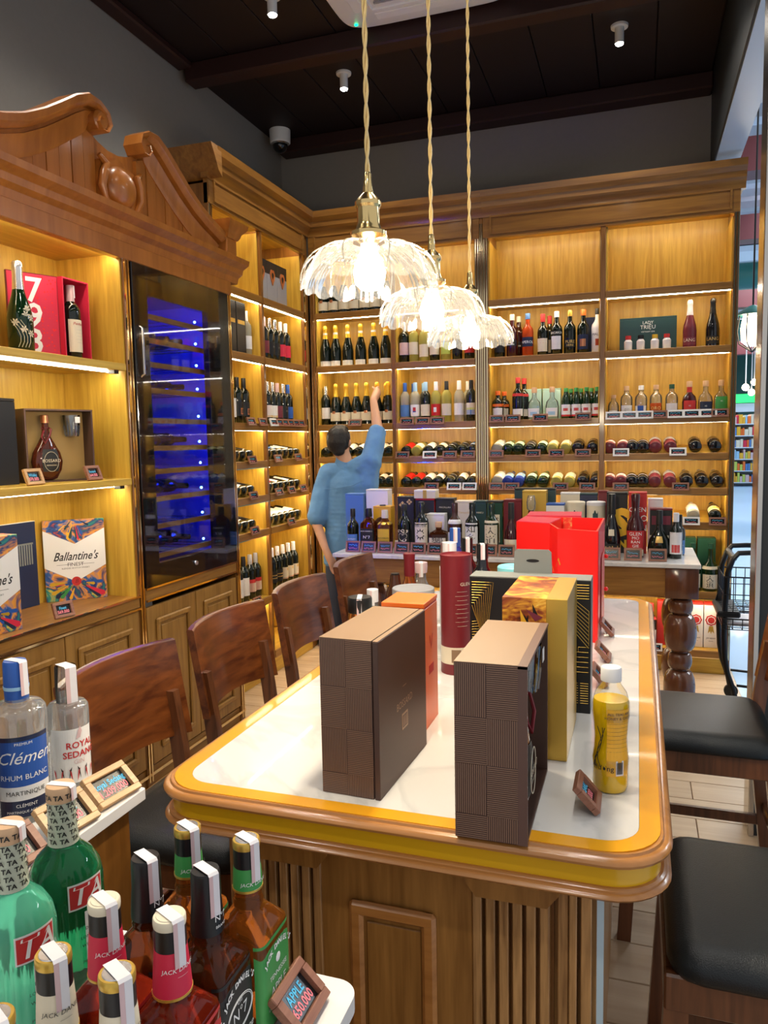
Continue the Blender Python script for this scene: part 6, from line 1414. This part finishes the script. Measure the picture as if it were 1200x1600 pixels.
# ------------------------------------------------------------ basket trolley beside the cabinet
t = thing('shopping_trolley', 'black wire basket trolley at the end of the back cabinet', 'trolley', (0, 0, 0))
for y in (4.93, 4.62):
    part('frame_tube', MB().tube([(.98, y, .94), (.62, y, .94), (.545, y, .935), (.515, y, .90), (.490, y, .82), (.480, y, .62), (.478, y, .45), (.485, y, .33), (.50, y, .24), (.535, y, .14), (.55, y, .06)], .015, 10), 'wire', t)
    part('base_tube', MB().tube([(.55, y, .17), (.95, y, .15), (.97, y, .08)], .008, 8), 'wire', t)
part('handle', MB().tube([(.52, 4.62, .905), (.52, 4.93, .905)], .017, 10), 'black', t)
for z, h, nm in ((.60, .20, 'upper'), (.50, .06, 'lower')):
    m = MB(); x0, x1, y0, y1 = .47, 1.02, 4.60, 4.95
    for zz in (z+h, z+h*.5, z): m.tube([(x0, y0, zz), (x1, y0, zz), (x1, y1, zz), (x0, y1, zz)], .0045 if zz == z+h else .003, 5, closed=True)
    for i in range(12): 
        x = x0+(x1-x0)*i/11; m.tube([(x, y0, z+h), (x, y0, z), (x, y1, z), (x, y1, z+h)], .0025, 4)
    for i in range(1, 7):
        y = y0+(y1-y0)*i/7; m.tube([(x0, y, z+h), (x0, y, z), (x1, y, z), (x1, y, z+h)], .0025, 4)
    part('wire_basket', m, 'wire', t)
part('basket_shelf', B(.44, .56, 4.60, 4.95, .565, .60, c=.008), 'black', t)
part('strut', MB().rings([[(x, y, z) for x, z in ((.455, .60), (.49, .60), (.51, .74), (.495, .74))] for y in (4.92, 4.94)]), 'black', t)
for x, y in ((.555, 4.93), (.555, 4.62), (.97, 4.93), (.97, 4.62)):
    part('castor', MB().loft([(-.011, .04), (.011, .04)], 20, 0, Matrix.Translation((x, y, .04)) @ Matrix.Rotation(PI/2, 4, 'X')), 'black', t)
t = tag(part('paper_sheet', B(.50, .86, 4.66, 4.90, .505, .53, c=.004), 'paper', None), 'folded pale sheet lying in the trolley\'s lower basket', 'sheet')

# ------------------------------------------------------------ the hall beyond the opening on the right
o = struct('floor', B(.62, 14, 1.0, 45, -.05, 0), 'mall_floor')
struct('wall_far', B(-6, 16, 40, 40.3, 0, 6), 'mall_teal')
mc = struct('ceiling', B(.6, 14, 6, 45, 5.6, 5.8), 'mall_white')
for k in range(26): part('deck_rib', B(.6, 12, 7+.55*k, 7.22+.55*k, 4.75, 4.95), 'mall_white', mc)
for y, z in ((8.2, 4.1), (11.2, 4.15), (16, 4.0), (21, 3.6)): part('beam', B(.6, 12, y, y+.3, z, z+.32), 'mall_red', mc)
for y in (7.5, 11, 15, 20, 26):
    l = bpy.data.lights.new('hall_fill', 'AREA'); l.shape = 'RECTANGLE'; l.size = 5; l.size_y = 1.2; l.energy = 300; l.color = (.86, .94, 1)  # added area lamps brightening the hall, without any fixture
    p = bpy.data.objects.new('hall_fill', l); COL.objects.link(p); p.parent = mc; p.location = (4.2, y, 4.70)
for y, z in ((14, 4.2), (18.5, 3.9)): part('duct', MB().tube([(.6, y, z), (12, y, z)], .22, 16), 'mall_teal', mc)
t = thing('air_conditioner', 'white ceiling air unit with dark outlet seen through the opening', 'air conditioner', (1.5, 12., 4.1))
part('unit_body', B(-.5, .7, -.4, .4, 0, .45, c=.08), 'mall_white', t); part('outlet', B(-.35, .6, -.41, -.395, .06, .16), 'black', t); part('pipe', MB().tube([(-.25, -.45, .2), (-.2, -.45, .38), (.3, -.45, .42)], .02, 8), 'black', t)
t = thing('wall_lantern', 'glowing caged lantern hanging beyond the opening on the right', 'lantern', (.885, 7.0, 2.45))
part('glow_glass', MB().loft([(-.12, .04), (-.08, .085), (.03, .09), (.12, .075)], 20), 'lantern_glow', t)
for k in range(6): a = 2*PI*k/6; part('cage_wire', MB().tube([(.10*math.cos(a), .10*math.sin(a), .13), (.115*math.cos(a), .115*math.sin(a), 0), (.10*math.cos(a), .10*math.sin(a), -.10), (.0, .0, -.17)], .006, 6), 'wire', t)
part('cap', MB().loft([(.13, .13), (.15, .12), (.2, .04), (.21, .015)], 20), 'mall_teal', t); part('rod', MB().tube([(0, 0, .2), (0, 0, 2.4)], .008, 6), 'wire', t)
for i, (x, y, z) in enumerate(((2.05, 17, 2.55), (2.3, 18.1, 2.5), (2.42, 18.65, 2.75))):
    t = thing('globe_lamp', ('leftmost', 'middle', 'rightmost')[i]+' small glowing globe lamp in the hall beyond the opening', 'lamp', (x, y, z), 0, 'globe lamps in the hall')
    part('globe', MB().sphere((0, 0, 0), .07, 14, 10), 'lantern_glow', t); part('rod', MB().tube([(0, 0, .06), (0, 0, 4.745-z)], .012, 6), 'white', t)
t = thing('store_sign', 'bright green sign board hanging over the far shelves', 'sign', (2.8, 20, 2.36)); part('lit_board', B(-1.2, 1.2, 0, .1, 0, .20), 'sign_green', t); part('valance', B(-1.2, 1.2, .02, .08, -.22, -.02), 'mall_white', t); part('post', MB().tube([(1.1, .05, -2.36), (1.1, .05, 2.2)], .03, 8), 'mall_teal', t)
part('post', MB().tube([(-1.1, .05, .2), (-1.1, .05, 2.2)], .03, 8), 'mall_teal', t)
t = thing('gondola_shelf', 'tall stocked shelf of colourful goods at the far end of the hall', 'shelf', (3.55, 26, 0), .1)
part('frame', MB().box(-.85, .85, .3, .4, 0, 2.2).box(-.85, -.8, -.3, .3, 0, 2.2).box(.8, .85, -.3, .3, 0, 2.2), 'mall_white', t)
rr = random.Random(8)
for k in range(6):
    part('shelf', B(-.8, .8, -.3, .3, .1+.36*k, .13+.36*k), 'mall_white', t)
m = MB(); cl = ['sky', 'crimson', 'amber_card', 'lime', 'orange', 'cream', 'mid_blue', 'pink_paper']
for k in range(6):
    x = -.78
    while x < .72:
        w = rr.uniform(.05, .12); m.box(x, x+w-.01, -.29, .1, .13+.36*k, .13+.36*k+rr.uniform(.18, .29), rr.randrange(8)); x += w
part('packages', m, cl, t, kind='stuff')
part('end_banner', MB().box(.85, .9, -.35, .4, .9, 2.4), 'crimson', t)
t = thing('curtain', 'black hanging curtain beside the stocked shelf, far hall', 'curtain', (2.55, 27, 0))
part('cloth', MB().rings([[(-.9+.05*i, .08*math.sin(i*1.3), z) for i in range(29)] for z in (.02, 2.5)], 0, False, closed=False), 'black', t, ang=60); part('rail', MB().tube([(-.95, 0, 2.52), (.6, 0, 2.52)], .03, 8), 'steel', t)
